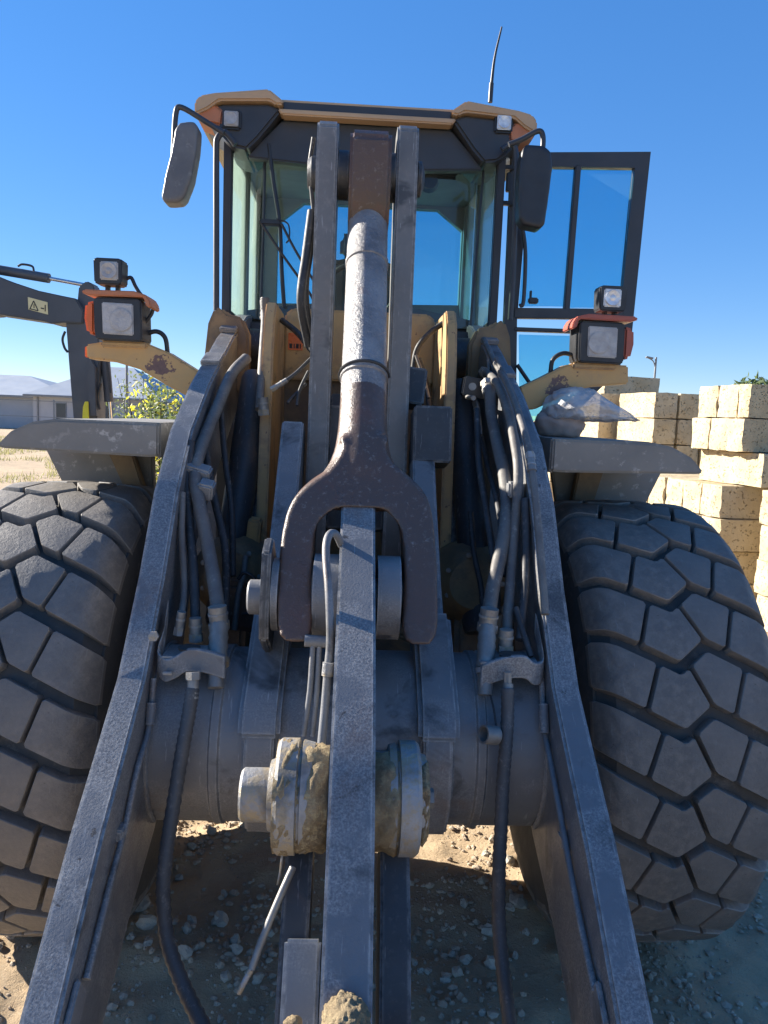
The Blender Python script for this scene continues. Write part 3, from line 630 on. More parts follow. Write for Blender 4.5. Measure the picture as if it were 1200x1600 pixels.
# right side
tube('hose', iY([(806, 950), (818, 990), (830, 1026)], [-0.70, -0.76, -0.80]), 0.009, 'hose', L)
cr = tube('coupler', iY([(762, 978), (760, 1010), (758, 1045)], [-0.74, -0.78, -0.82]), 0.025, 'fit', L, 12, 5, wrap=0.05)
tube('coupler_end', iY([(758, 1045), (758, 1086)], [-0.82, -0.85]), 0.021, 'fit', cr, 14, 0)
tube('coupler_ring', iY([(758, 1044), (758, 1052)], [-0.82, -0.826]), 0.026, 'steel', cr, 14, 0)
tube('lanyard', iY([(766, 1085), (772, 1110), (776, 1140)], [-0.86, -0.90, -0.93]), 0.003, 'hose', L, 6)
cp = on(763, 1142, 'y', -0.94)
lathe('dust_cap', [(0, 0.0), (0, 0.020), (0.004, 0.024), (0.046, 0.024), (0.046, 0.019), (0.006, 0.018), (0.006, 0)], cp+Vector((0.025, 0.0, -0.012)), (-0.8, -0.35, 0.2), 'fit', L, 20)
hr = tube('wrapped_hose', iY([(793, 1075), (793, 1120), (790, 1170), (786, 1220), (783, 1290), (780, 1350), (779, 1420), (782, 1480), (789, 1540), (798, 1610), (806, 1670)], [-0.90, -0.92, -0.95, -0.97, -1.0, -1.03, -1.06, -1.1, -1.15, -1.2, -1.25]), 0.0175, 'hosemid', L, 12, 9, wrap=0.065)
tube('hose_fitting', iY([(794, 1068), (793, 1108)], [-0.89, -0.91]), 0.014, 'fit', hr, 10, 0)
tube('hose_nut', iY([(793, 1050), (793, 1070)], [-0.885, -0.89]), 0.011, 'fit', hr, 6, 0)
pr = tube('steel_pipe', iS([(846, 1060), (848, 1100), (850, 1140), (858, 1180), (875, 1270), (895, 1380), (915, 1480), (930, 1550)], 1, 0.52), 0.008, 'grey', L)
tube('pipe_joint', iS([(849, 1100), (851, 1145)], 1, 0.516), 0.013, 'grey', pr, 8, 0)
box('pipe_clamp', on(880, 1312, 'x', 0.525), (0.02, 0.045, 0.03), 'grey', pr, b=0.004)
box('pipe_end_pad', on(935, 1575, 'x', 0.522), (0.012, 0.08, 0.07), 'grey2', L, rot=(0.6, 0, 0), b=0.004)
def fitting(a, b, r):
    a, b = Vector(a), Vector(b); d = (b-a).normalized()
    f_ = tube('hose_fitting', [a, a+d*0.045], r*1.25, 'fit', L, 12, 0)
    tube('hex_nut', [a-d*0.022, a], r*1.45, 'steel', f_, 6, 0)
    tube('crimp_ring', [a+d*0.020, a+d*0.026], r*1.36, 'steel', f_, 12, 0)
for a_, b_, xx, r_ in (((757, 582), (775, 597), 0.505, 0.016), ((763, 604), (767, 640), 0.485, 0.020), ((744, 634), (750, 670), 0.462, 0.010), ((829, 718), (836, 770), 0.52, 0.011)):
    fitting(on(*a_, 'x', xx), on(*b_, 'x', xx), r_)
for a_, b_, yy, r_ in (((342, 972), (339, 945), -0.735, 0.021), ((306, 990), (305, 965), -0.715, 0.014), ((762, 975), (766, 945), -0.735, 0.021), ((790, 1008), (792, 980), -0.755, 0.016), ((280, 980), (284, 955), -0.735, 0.010), ((412, 640), (410, 610), 0.1, 0.016), ((432, 604), (445, 596), 0.0, 0.008)):
    fitting(on(*a_, 'y', yy), on(*b_, 'y', yy), r_)
# valve block and hoses on the right arm
vb = box('valve_block', on(741, 606, 'x', 0.45), (0.10, 0.07, 0.075), 'black', L, rot=(0, 0.15, 0), b=0.006)
lathe('valve_button', [(0, 0.0), (0, 0.014), (0.006, 0.014), (0.006, 0.0)], on(738, 604, 'y', 0.0)+Vector((0, 0.0, 0)), (0, -1, 0), 'fit', vb, 16)
tube('hose', iS([(750, 590), (757, 582), (775, 597), (793, 640), (804, 690), (810, 740)], 1, 0.505) + iY([(806, 810), (800, 880), (794, 960), (790, 1015)], [-0.5, -0.58, -0.68, -0.76]), 0.016, 'hosed', L, 12)
tube('hose', iS([(752, 608), (763, 602), (768, 650), (778, 700), (788, 745)], 1, 0.485) + iY([(792, 800), (783, 860), (768, 930), (762, 985)], [-0.46, -0.56, -0.66, -0.74]), 0.021, 'hosed', L, 12)
tube('hose', iS([(756, 530), (770, 560), (792, 600), (815, 660), (828, 715), (838, 790), (846, 880), (852, 960)], 1, 0.520), 0.011, 'hosed', L)
tube('hose', iS([(740, 620), (745, 640), (752, 680), (762, 730), (780, 800), (788, 900)], 1, 0.47), 0.010, 'hose', L)
tube('small_pipe', iS([(743, 618), (748, 645), (752, 680)], 1, 0.46), 0.006, 'fit', L)
tube('small_pipe', iS([(716, 600), (720, 612), (730, 620), (740, 622)], 1, 0.42), 0.009, 'fit', L)
box('hose_clamp', on(805, 765, 'x', 0.50), (0.05, 0.05, 0.05), 'grey2', L, b=0.006)
prism('bracket_plate', [(v.y, v.z) for v in iS([(750, 560), (754, 540), (762, 555), (765, 600), (748, 600)], 1, 0.518)], 'x', 0.512, 0.524, 'hosed', L, b=0.002)
for s in (-1, 1):
    hx = s*0.44
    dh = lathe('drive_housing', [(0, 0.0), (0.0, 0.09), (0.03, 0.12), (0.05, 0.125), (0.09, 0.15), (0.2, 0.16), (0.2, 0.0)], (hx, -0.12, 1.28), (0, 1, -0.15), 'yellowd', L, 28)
    for k in range(7):
        a_ = k*0.9; lathe('bolt', [(0, 0.010), (0.01, 0.010), (0.012, 0.0)], (hx+0.105*math.cos(a_), -0.102, 1.28+0.105*math.sin(a_)), (0, -1, 0.1), 'fit', dh, 6)
box('yellow_bracket', on(396, 842, 'y', 0.02), (0.05, 0.06, 0.16), 'yellow', L, rot=(0.1, 0.1, 0), b=0.008)
box('rusty_casting', on(384, 945, 'y', -0.22), (0.16, 0.10, 0.17), 'brown', L, rot=(0, 0.1, 0), b=0.02)
for pts, yy, r_, mt in (
    ([(372, 905), (382, 895), (398, 905), (404, 930), (396, 955), (378, 960)], -0.30, 0.006, 'black'),
    ([(384, 870), (380, 900), (372, 930), (366, 985)], [-0.2, -0.25, -0.3, -0.35], 0.010, 'hosed'),
    ([(318, 690), (335, 780), (352, 860), (352, 960), (346, 1010)], [-0.2, -0.3, -0.4, -0.5, -0.6], 0.013, 'hose'),
    ([(345, 640), (352, 720), (362, 800), (364, 900)], [0.0, -0.1, -0.2, -0.3], 0.011, 'hose'),
    ([(285, 770), (284, 840), (288, 920), (280, 985)], [-0.5, -0.56, -0.62, -0.74], 0.010, 'hosed'),
    ([(775, 560), (800, 610), (820, 670), (832, 720), (836, 770)], [0.1, -0.1, -0.28, -0.4, -0.48], 0.008, 'hosed'),
    ([(745, 640), (748, 720), (760, 800), (772, 880), (778, 960)], [0.0, -0.15, -0.3, -0.45, -0.55], 0.012, 'hose'),
    ([(820, 780), (822, 850), (820, 920), (812, 1000)], [-0.5, -0.58, -0.66, -0.76], 0.012, 'hose'),
    ([(735, 800), (740, 860), (752, 920), (756, 980)], [-0.1, -0.2, -0.3, -0.4], 0.010, 'hose')):
    tube('hose', iY(pts, yy), r_, mt, L)
# hoses beside the left tower and lever
for pts, yy, r, mt in (
    ([(412, 470), (414, 500), (410, 560), (405, 640)], [0.35, 0.32, 0.25, 0.1], 0.016, 'hosed'),
    ([(487, 330), (478, 400), (470, 470), (482, 540)], [0.1, 0.05, 0.02, 0.1], 0.016, 'hose'),
    ([(495, 325), (484, 400), (478, 460), (488, 550)], [0.12, 0.1, 0.1, 0.15], 0.012, 'hose'),
    ([(490, 215), (484, 260), (487, 300), (490, 330)], 0.1, 0.008, 'hose'),
    ([(440, 500), (465, 520), (485, 545)], [0.4, 0.35, 0.2], 0.012, 'hose'),
    ([(486, 560), (460, 585), (432, 604)], [0.1, 0.05, 0.0], 0.007, 'hose'),
    ([(482, 580), (468, 610), (464, 634)], [0.1, 0.05, 0.02], 0.006, 'hose'),
    ([(478, 600), (458, 620), (449, 630)], [0.1, 0.05, 0.02], 0.006, 'hose'),
    ([(700, 500), (672, 520), (652, 545), (645, 580)], [0.4, 0.4, 0.4, 0.4], 0.012, 'hose'),
    ([(650, 555), (662, 590), (670, 622)], [0.38, 0.35, 0.3], 0.007, 'hosed'),
    ([(655, 560), (666, 600), (672, 640)], [0.42, 0.4, 0.35], 0.012, 'hose')):
    tube('hose', iY(pts, yy), r, mt, L)
tube('wrapped_hose', iY([(414, 465), (414, 480), (413, 500)], 0.34), 0.018, 'hosed', L, 10, 6, wrap=0.08)
# pipes on the face of the bellcrank
tube('grease_pipe', iY([(534, 852), (526, 836), (516, 834), (510, 850), (510, 880), (514, 930), (516, 1000), (512, 1050), (508, 1100), (502, 1165)], [-0.78, -0.82, -0.85, -0.88, -0.92, -0.98, -1.02, -1.04, -1.06, -1.1]), 0.0105, 'grey2', L, 10)
tube('pipe_sleeve', iY([(514, 1035), (512, 1056)], [-1.04, -1.045]), 0.015, 'steel', L, 12, 0)
tube('pipe_manifold', iY([(476, 1001), (510, 1003)], -0.915), 0.016, 'grey2', L, 12, 0)
tube('thin_pipe', iY([(489, 1005), (484, 1080), (474, 1150)], [-0.92, -0.95, -0.97]), 0.007, 'grey2', L, 8)
tube('thin_pipe', iY([(499, 1010), (495, 1080), (488, 1150)], [-0.92, -0.95, -0.97]), 0.007, 'grey2', L, 8)

# --- headlamps on yellow brackets
def lamp(s):
    yb = 0.15
    if s < 0:
        br = [(134, 538), (160, 534), (228, 536), (262, 550), (316, 584), (292, 619), (262, 603), (218, 577), (175, 564), (136, 560)]
        cx, cz = on(188, 500, 'y', yb-0.02).xz
    else:
        br = [(812, 606), (850, 588), (885, 570), (905, 567), (982, 571), (982, 600), (925, 604), (890, 614), (835, 640), (822, 640)]
        cx, cz = on(937, 536, 'y', yb-0.02).xz
    bq = prism('lamp_bracket', [on(px, py, 'y', yb).xz for px, py in br], 'y', yb, yb+0.10, 'yellow_a' if s < 0 else 'yellow_b', L, b=0.006)
    # head lamp
    hd = prism('headlamp', [(cx+a, cz+b) for a, b in ((-0.085, -0.066), (-0.078, -0.076), (0.082, -0.078), (0.088, -0.07), (0.084, 0.068), (0.078, 0.076), (-0.082, 0.076), (-0.09, 0.066))], 'y', yb-0.05, yb+0.09, 'black', L, b=0.012, seg=3)
    prism('lens', [(cx+a, cz+b) for a, b in ((-0.054, -0.056), (0.058, -0.058), (0.056, 0.056), (-0.058, 0.058))], 'y', yb-0.056, yb-0.045, 'lens', hd, b=0.004)
    lathe('reflector', [(0, 0.0), (0, 0.018), (0.004, 0.034), (0.005, 0.040), (0.006, 0.034), (0.002, 0.014), (0.004, 0.0)], (cx+s*(-0.015), yb-0.0565, cz-0.004), (0, -1, 0), 'lens', hd, 24)
    ind = prism('indicator', [(cx+s*a, cz+b) for a, b in ((0.088, -0.06), (0.118, -0.055), (0.128, 0.0), (0.124, 0.055), (0.086, 0.066))], 'y', yb-0.04, yb+0.05, 'orange' if s < 0 else 'red', hd, b=0.010)
    prism('hood', [(cx+s*a, cz+b) for a, b in ((0.13, 0.088), (0.12, 0.10), (-0.06, 0.102), (-0.105, 0.09), (-0.12, 0.065), (-0.12, 0.045), (-0.105, 0.048), (-0.095, 0.082), (0.10, 0.079))], 'y', yb-0.06, yb+0.08, 'hood' if s < 0 else 'red', hd, b=0.004)
    box('mount', (cx-s*0.01, yb+0.03, cz-0.088), (0.17, 0.09, 0.022), 'yellow', hd, b=0.006)
    # small work lamp on top
    wx, wz = on(175, 427, 'y', yb).xz if s < 0 else on(952, 469, 'y', yb).xz
    wl = prism('work_lamp', [(wx+a, wz+b) for a, b in ((-0.05, -0.042), (-0.042, -0.048), (0.042, -0.048), (0.05, -0.04), (0.052, 0.04), (0.044, 0.046), (-0.046, 0.046), (-0.053, 0.04))], 'y', yb-0.05, yb+0.03, 'black', L, b=0.010, seg=3)
    prism('lens', [(wx+a-s*0.005, wz+b) for a, b in ((-0.033, -0.033), (0.033, -0.033), (0.033, 0.033), (-0.033, 0.033))], 'y', yb-0.056, yb-0.045, 'lens' if s < 0 else 'lens2', wl, b=0.004)
    lathe('reflector', [(0, 0.0), (0, 0.027), (0.003, 0.030), (0.005, 0.028), (0.001, 0.012), (0.004, 0.006), (0.004, 0.0)], (wx-s*0.005, yb-0.0565, wz), (0, -1, 0), 'lens' if s < 0 else 'lens2', wl, 24)
    box('foot', (wx-0.015, yb, wz-0.06), (0.012, 0.03, 0.045), 'black', wl, b=0.002); box('foot', (wx+0.022, yb, wz-0.06), (0.012, 0.03, 0.045), 'black', wl, b=0.002)
    if s < 0:
        tube('lamp_cable', iY([(197, 436), (205, 434), (212, 448), (222, 462), (236, 470), (238, 488), (226, 505)], yb+0.02), 0.007, 'black', wl, 8)
        tube('lamp_cable', iY([(226, 522), (245, 518), (258, 528), (262, 552)], yb+0.05), 0.009, 'black', hd, 8)
    else:
        tube('lamp_cable', iY([(900, 556), (880, 552), (864, 562), (860, 582)], yb+0.05), 0.009, 'black', hd, 8)
        tube('lamp_cable', iY([(905, 520), (898, 512), (900, 535)], yb+0.05), 0.006, 'black', hd, 8)
lamp(-1); lamp(1)
sd_ = on(133, 549, 'y', 0.15)
box('side_marker', (sd_.x-0.004, 0.2, sd_.z), (0.012, 0.05, 0.04), 'orange', L, b=0.003)
# --- fenders
FP = [(1.20, 1.722), (1.15, 1.772), (1.08, 1.805), (1.0, 1.818), (0.66, 1.818), (0.66, 1.70), (0.676, 1.70), (0.68, 1.785), (1.0, 1.788), (1.07, 1.776), (1.13, 1.748), (1.17, 1.715)]
for s in (-1, 1):
    f_ = prism('fender', [(s*a, b) for a, b in FP], 'y', -0.22, 0.85, 'fender', L, b=0.004)
    prism('fender_lip', [(s*a, b) for a, b in ((1.197, 1.72), (1.148, 1.77), (1.078, 1.803), (1.0, 1.815), (0.664, 1.815), (0.664, 1.706), (0.70, 1.703), (1.17, 1.714))], 'y', -0.236, -0.215, 'fender', f_, b=0.007)
    f_['label'] = 'dusty grey plastic fender over the %s tyre' % ('left' if s < 0 else 'right')
    SPX = [(70, 700), (238, 704), (240, 770), (100, 760)] if s < 0 else [(862, 730), (1036, 734), (1008, 790), (872, 800)]
    prism('fender_support', [on(px, py, 'y', 0.36).xz for px, py in SPX], 'y', 0.36, 0.41, 'fender', L, b=0.006)
    STX = [(165, 700), (205, 702), (225, 765), (195, 765)] if s < 0 else [(905, 732), (945, 732), (925, 795), (892, 795)]
    prism('stay', [on(px, py, 'y', 0.30).xz for px, py in STX], 'y', 0.30, 0.35, 'yellowd', L, b=0.006)
# --- cab
CX = -0.005
prism('cab_floor', [(-0.66, 1.5), (0.66, 1.5), (0.66, 2.30), (-0.66, 2.30)], 'y', 0.98, 2.25, 'cabframe', L, b=0.02)
# roof
rc = [( -0.79, 3.205), (-0.79, 3.262), (-0.765, 3.29), (-0.70, 3.305), (-0.455, 3.335), (-0.40, 3.296), (-0.385, 3.272), (-0.42, 3.268), (-0.45, 3.285), (-0.68, 3.272), (-0.73, 3.235)]
for s in (-1, 1):
    cpx = prism('roof_corner', [(s*a, b) for a, b in rc], 'y', 0.90, 2.35, 'roofyel', L, b=0.008)
    hs = [(0.775, 3.205), (0.735, 3.238), (0.68, 3.268), (0.45, 3.28), (0.40, 3.255), (0.44, 3.205), (0.50, 3.13), (0.555, 3.075), (0.62, 3.085), (0.66, 3.12), (0.70, 3.165)]
    h_ = prism('lamp_housing', [(s*a, b) for a, b in hs], 'y', 0.93, 1.3, 'cabframe', L, b=0.012)
    lc = on(362, 187, 'y', 0.92) if s < 0 else on(787, 193, 'y', 0.92)
    rl = box('roof_lamp', (lc.x, 0.925, lc.z), (0.085, 0.03, 0.085), 'black', L, b=0.008)
    prism('lens', [(lc.x+a, lc.z+b) for a, b in ((-0.033, -0.033), (0.033, -0.033), (0.033, 0.033), (-0.033, 0.033))], 'y', 0.902, 0.912, 'lens' if s < 0 else 'lens2', rl, b=0.004)
    lathe('reflector', [(0, 0.0), (0, 0.026), (0.003, 0.029), (0.005, 0.027), (0.001, 0.012), (0.003, 0.0)], (lc.x, 0.9015, lc.z), (0, -1, 0), 'lens' if s < 0 else 'lens2', rl, 24)
    prism('wedge', [(s*a, b) for a, b in ((0.79, 3.2), (0.775, 3.255), (0.70, 3.262), (0.66, 3.235), (0.67, 3.17), (0.73, 3.18))], 'y', 0.92, 1.1, 'red' if False else 'hood', L, b=0.01)
prism('roof_panel', [(-0.395, 3.262), (-0.395, 3.302), (0.395, 3.302), (0.395, 3.262)], 'y', 0.95, 2.35, 'cabframe', L, b=0.006)
prism('roof_lip', [(-0.395, 3.232), (-0.415, 3.258), (0.415, 3.258), (0.395, 3.232)], 'y', 0.915, 0.99, 'roofyel', L, b=0.006)
prism('roof_rim', [(-0.42, 3.300), (-0.42, 3.314), (0.42, 3.314), (0.42, 3.300)], 'y', 0.96, 1.0, 'roofyel', L, b=0.003)
prism('header', [(-0.56, 3.06), (-0.50, 3.13), (-0.40, 3.231), (0.40, 3.231), (0.50, 3.13), (0.56, 3.06), (0.3, 3.045), (-0.3, 3.045)], 'y', 0.99, 1.05, 'cabframe', L, b=0.006)
prism('ceiling', [(-0.66, 3.2), (0.66, 3.2), (0.66, 3.258), (-0.66, 3.258)], 'y', 1.06, 2.3, 'trim', L, b=0.0)
# rear wall with window opening: frame ring
ow = [(-0.66, 2.3), (0.70, 2.3), (0.70, 3.2), (-0.66, 3.2)]
iw = [(-0.53, 2.56), (0.64, 2.60), (0.64, 3.13), (0.45, 3.29), (-0.37, 3.25), (-0.53, 3.07)]
def ring_panel(name, outer, inner, y0, y1, mat, par, b=0.0):
    bm = bmesh.new()
    def loop(pts, y): return [bm.verts.new((a, y, z)) for a, z in pts]
    me_faces = []
    for y in (y0, y1):
        o_ = loop(outer, y); i_ = loop(inner, y)
        es = [bm.edges.new((o_[k], o_[(k+1) % len(o_)])) for k in range(len(o_))] + [bm.edges.new((i_[k], i_[(k+1) % len(i_)])) for k in range(len(i_))]
        bmesh.ops.triangle_fill(bm, use_beauty=True, use_dissolve=False, edges=es)
        me_faces.append((o_, i_))
    for idx in (0, 1):
        a, c = me_faces[0][idx], me_faces[1][idx]; n = len(a)
        for k in range(n): bm.faces.new((a[k], a[(k+1) % n], c[(k+1) % n], c[k]))
    return link(name, fin(bm, name, 20), mat, par)
iw = [(-0.53, 2.56), (0.63, 2.60), (0.63, 3.06), (0.47, 3.18), (-0.37, 3.18), (-0.53, 3.05)]
rw = ring_panel('rear_wall', ow, iw, 2.18, 2.24, 'trim', L)
prism('rear_window', iw, 'y', 2.20, 2.206, 'rearglass', rw, b=0)
# side walls: glass between pillars
def side(s, mats):
    x = s*0.655
    fr = []
    for y0, y1, nm in ((1.02, 1.07, 'front_pillar'), (1.62, 1.68, 'middle_pillar'), (2.12, 2.178, 'rear_pillar')):
        prism(nm, [(x-0.02, 2.3), (x+0.02, 2.3), (x+0.02, 3.2), (x-0.02, 3.2)], 'y', y0, y1, 'cabframe' if nm == 'front_pillar' else 'trim', L, b=0.005)
    prism('side_sill', [(x-0.022, 2.28), (x+0.022, 2.28), (x+0.022, 2.36), (x-0.022, 2.36)], 'y', 1.02, 2.18, 'cabframe', L, b=0.005)
    prism('side_window', [(1.07, 2.36), (1.62, 2.36), (1.62, 3.2), (1.07, 3.2)], 'x', x-0.003, x+0.003, mats[0], L, b=0)
    prism('side_window', [(1.68, 2.36), (2.12, 2.36), (2.12, 3.2), (1.68, 3.2)], 'x', x-0.003, x+0.003, mats[1], L, b=0)
side(-1, ('dusty', 'dusty')); side(1, ('dusty2', 'dusty2'))
# curved windscreen
bm = bmesh.new(); cols = []
for k in range(25):
    t = -1+2*k/24; x = 0.645*t; yy = 1.0 + 0.10*abs(t)**4
    cols.append([bm.verts.new((x, yy+0.05*(z-2.3), z)) for z in (2.32, 2.6, 2.9, 3.2)])
for a, c in zip(cols, cols[1:]):
    for j in range(3): bm.faces.new((a[j], c[j], c[j+1], a[j+1]))
link('windscreen', fin(bm, 'windscreen', 60), 'glass', L)
tube('seal', [(-0.49, 1.03, 2.33), (-0.485, 1.05, 2.7), (-0.485, 1.06, 3.1)], 0.008, 'black', L, 6)
tube('seal', [(0.545, 1.03, 2.33), (0.56, 1.05, 2.7), (0.575, 1.06, 3.1)], 0.006, 'black', L, 6)
# dash, seat, wheel, monitor
prism('dash', [(-0.6, 2.30), (0.6, 2.30), (0.6, 2.37), (0.3, 2.42), (-0.3, 2.42), (-0.6, 2.37)], 'y', 1.12, 1.4, 'black', L, b=0.03)
se = prism('seat', [(-0.26, 2.3), (0.26, 2.3), (0.26, 2.62), (0.22, 2.75), (0.12, 2.80), (-0.12, 2.80), (-0.22, 2.75), (-0.26, 2.62)], 'y', 1.82, 1.96, 'black', L, b=0.04, seg=3)
prism('headrest', [(-0.13, 2.80), (0.13, 2.80), (0.13, 2.92), (0.09, 2.96), (-0.09, 2.96), (-0.13, 2.92)], 'y', 1.86, 1.95, 'black', se, b=0.03, seg=3)
tube('steering_wheel', [(0.19*math.cos(a)+CX, 1.55-0.08*math.sin(a), 2.55+0.14*math.sin(a)) for a in [k*math.pi/10 for k in range(21)]], 0.014, 'black', L, 8, 3)
box('monitor', on(692, 255, 'y', 1.35), (0.20, 0.06, 0.16), 'black', L, b=0.03, seg=3)
lathe('camera_unit', [(0, 0.0), (0, 0.04), (0.05, 0.05), (0.05, 0.0)], on(672, 282, 'y', 1.3), (0, 1, 0), 'black', L, 16)
# wiper
wi = tube('wiper_arm', iY([(420, 225), (428, 290), (437, 350), (440, 420), (444, 480)], 0.995), 0.010, 'black', L, 8)
tube('wiper_rod', iY([(406, 345), (440, 396), (480, 452), (490, 470)], 0.98), 0.007, 'black', wi, 6)
tube('wiper_rod', iY([(440, 350), (462, 392), (494, 445)], 0.98), 0.007, 'black', wi, 6)
tube('wiper_hose', iY([(432, 342), (450, 350), (452, 372), (447, 380)], 0.98), 0.004, 'black', wi, 6)
box('wiper_motor', on(422, 348, 'y', 0.985), (0.10, 0.03, 0.03), 'black', wi, b=0.008)
# grab rails
tube('grab_rail', iY([(368, 226), (352, 207), (340, 216), (338, 240), (338, 350), (338, 485)], 0.85), 0.014, 'cabframe', L, 10, 5)
tube('grab_rail', iY([(784, 234), (798, 226), (806, 238), (806, 300), (802, 420), (797, 500)], 0.88), 0.013, 'cabframe', L, 10, 5)
# mirrors
def mirror(side_, pts, yc, dep, mat):
    bm = bmesh.new(); add_prism(bm, [on(px, py, 'y', yc).xz for px, py in pts], 'y', yc, yc+dep)
    return organic('mirror', bm, mat, L, 0.006, 22)
m1 = mirror(-1, [(273, 200), (280, 190), (302, 188), (309, 196), (307, 230), (298, 280), (287, 308), (280, 315), (256, 316), (251, 308), (258, 270), (266, 240)], 0.68, 0.11, 'mirrorgrey')
m1['label'] = 'mirror housing at the left of the cab'
tube('mirror_arm', iY([(350, 208), (318, 188), (284, 168), (275, 176), (272, 220), (270, 262)], 0.76), 0.012, 'cabframe', m1, 10, 5)
m2 = mirror(1, [(815, 238), (822, 224), (850, 226), (862, 236), (864, 262), (858, 310), (852, 350), (844, 357), (818, 351), (811, 340), (811, 280)], 0.68, 0.10, 'black')
m2['label'] = 'dark mirror housing in front of the open door'
tube('mirror_arm', iY([(795, 226), (815, 218), (840, 205), (848, 212), (847, 240), (838, 300)], 0.70), 0.012, 'cabframe', m2, 10, 5)
# open door
DY = 1.12
def dq(px, py): return on(px, py, 'y', DY).xz
dro = [dq(*p) for p in ((800, 238), (1017, 237), (1008, 320), (985, 545), (960, 585), (905, 640), (800, 700), (784, 700), (788, 500))]
dri = [dq(*p) for p in ((828, 260), (992, 262), (986, 320), (966, 530), (945, 570), (900, 620), (812, 675), (806, 675), (808, 500))]
dr = ring_panel('open_door', dro, dri, DY, DY+0.045, 'cabframe', L)
def dbar(p, q, wd, nm='door_bar'):
    a, b = Vector(dq(*p)), Vector(dq(*q)); d = (b-a).normalized(); n = Vector((-d.y, d.x))*wd
    prism(nm, [tuple(a+n), tuple(b+n), tuple(b-n), tuple(a-n)], 'y', DY-0.004, DY+0.04, 'cabframe', dr, b=0.004)
dbar((904, 258), (886, 484), 0.014); dbar((803, 489), (974, 491), 0.026); dbar((803, 514), (970, 520), 0.010)
pn = [(( 830, 262), (899, 262), (882, 478), (812, 478)), ((908, 262), (990, 264), (972, 480), (890, 480)), ((812, 522), (966, 526), (945, 568), (900, 618), (813, 672))]
for q in pn: prism('door_pane', [dq(*p) for p in q], 'y', DY+0.018, DY+0.024, 'doorglass', dr, b=0)
tube('door_handle', iY([(812, 478), (818, 470), (821, 400), (817, 360), (811, 352)], DY-0.04), 0.010, 'cabframe', dr, 8, 5)
box('latch', on(833, 470, 'y', DY-0.02), (0.05, 0.03, 0.03), 'black', dr, b=0.006); box('latch', on(829, 462, 'y', DY-0.02), (0.010, 0.02, 0.05), 'black', dr, b=0.003)
for py in (262, 285, 318):
    box('hinge', on(794, py, 'y', DY-0.02), (0.06, 0.03, 0.02) if py != 285 else (0.02, 0.03, 0.09), 'black', dr, b=0.004)
tube('door_strut', iY([(808, 570), (830, 602)], DY-0.03), 0.010, 'black', dr, 8, 0)
# antenna
tube('antenna', iY([(766, 158), (768, 132), (773, 90), (784, 42)], 1.0), (0.010, 0.004), 'black', L, 8)
tube('antenna_base', iY([(766, 160), (768, 130)], 1.0), 0.011, 'black', L, 10, 0)
# rear body
prism('engine_hood', [(2.3, 1.2), (2.3, 2.25), (2.6, 2.32), (4.0, 2.2), (4.35, 1.9), (4.4, 1.2)], 'x', -0.62, 0.62, 'yellow', L, b=0.05, seg=3)
prism('rear_frame', [(0.8, 0.6), (0.8, 1.0), (1.4, 1.2), (4.45, 1.2), (4.5, 0.6)], 'x', -0.4, 0.4, 'darkgrey', L, b=0.02)
lathe('rear_axle', [(0, 0.18), (1.4, 0.18)], (-0.7, 3.0, 0.788), (1, 0, 0), 'yellowd', L, 24)

# ------------------------------------------------------------------ plastic wrapped bundle on the fender
F = Matrix.Rotation(YAW, 4, 'Z'); F.translation = MO
c0 = F @ on(900, 655, 'y', 0.1); c0.z = 1.94
BE = empty('plastic_bundle', (c0.x, c0.y, 1.82)); tag(BE, 'lump covered with a crumpled clear plastic bag on the right fender', 'bundle')
lump('lump', (-0.055, 0.02, 0.05), (0.095, 0.10, 0.075), 'bundle', BE, 4, 0.12, 2.0, 3, ground=0.0)
bm = bmesh.new(); bmesh.ops.create_icosphere(bm, subdivisions=5, radius=1)
for v in bm.verts:
    q = v.co.copy()
    f_ = 0.10*noise.fractal(q*1.9+Vector((3, 1, 5)), 0.8, 2.2, 3) - 0.10*abs(noise.noise(q*3.1+Vector((1, 7, 2)))) - 0.05*abs(noise.noise(q*8))
    q *= 1+f_
    tip = max(0, q.x-0.40); fl = 1-min(0.85, tip*1.25)
    z = q.z*0.088*fl - tip*0.045
    if z < -0.03: z = -0.03 - 0.25*(-0.03-z) + 0.012*noise.noise(q*6)
    v.co = Vector((q.x*0.128+tip*0.19-0.005, q.y*0.13*(0.3+0.7*fl), z+0.105))
link('plastic_bag', fin(bm, 'plastic_bag', 60), 'wrap', BE)

# ------------------------------------------------------------------ limestone blocks
def block_mesh(seed):
    bm = bmesh.new(); bmesh.ops.create_cube(bm, size=1)
    bmesh.ops.subdivide_edges(bm, edges=bm.edges[:], cuts=5, use_grid_fill=True)
    for v in bm.verts:
        c = v.co.copy(); k = sum(abs(abs(a)-0.5) < 1e-4 for a in c)
        d = noise.noise_vector(c*3.1+Vector((seed*5, 0, seed)))
        v.co += d*0.020 + noise.noise_vector(c*9+Vector((seed, 3, 1)))*0.008
        if k >= 2: v.co -= c*(0.012*(k-1)) + c*0.05*max(0, noise.noise(c*4+Vector((seed*3, 9, 1)))-0.1)
    me = fin(bm, 'limestone_block', 50); me.materials.append(M['lime']); return me
BM = [block_mesh(i+1) for i in range(6)]
BU = Vector((-0.208, 0.978, 0)); BV = Vector((0.978, 0.208, 0)); BH = 0.335
ORD = ['bottom', 'second lowest', 'third lowest', 'middle', 'third from top', 'second from top', 'top', 'extra raised']
BIDX = ['first', 'second', 'third', 'fourth', 'fifth', 'sixth', 'seventh', 'eighth']
cnt = [0]
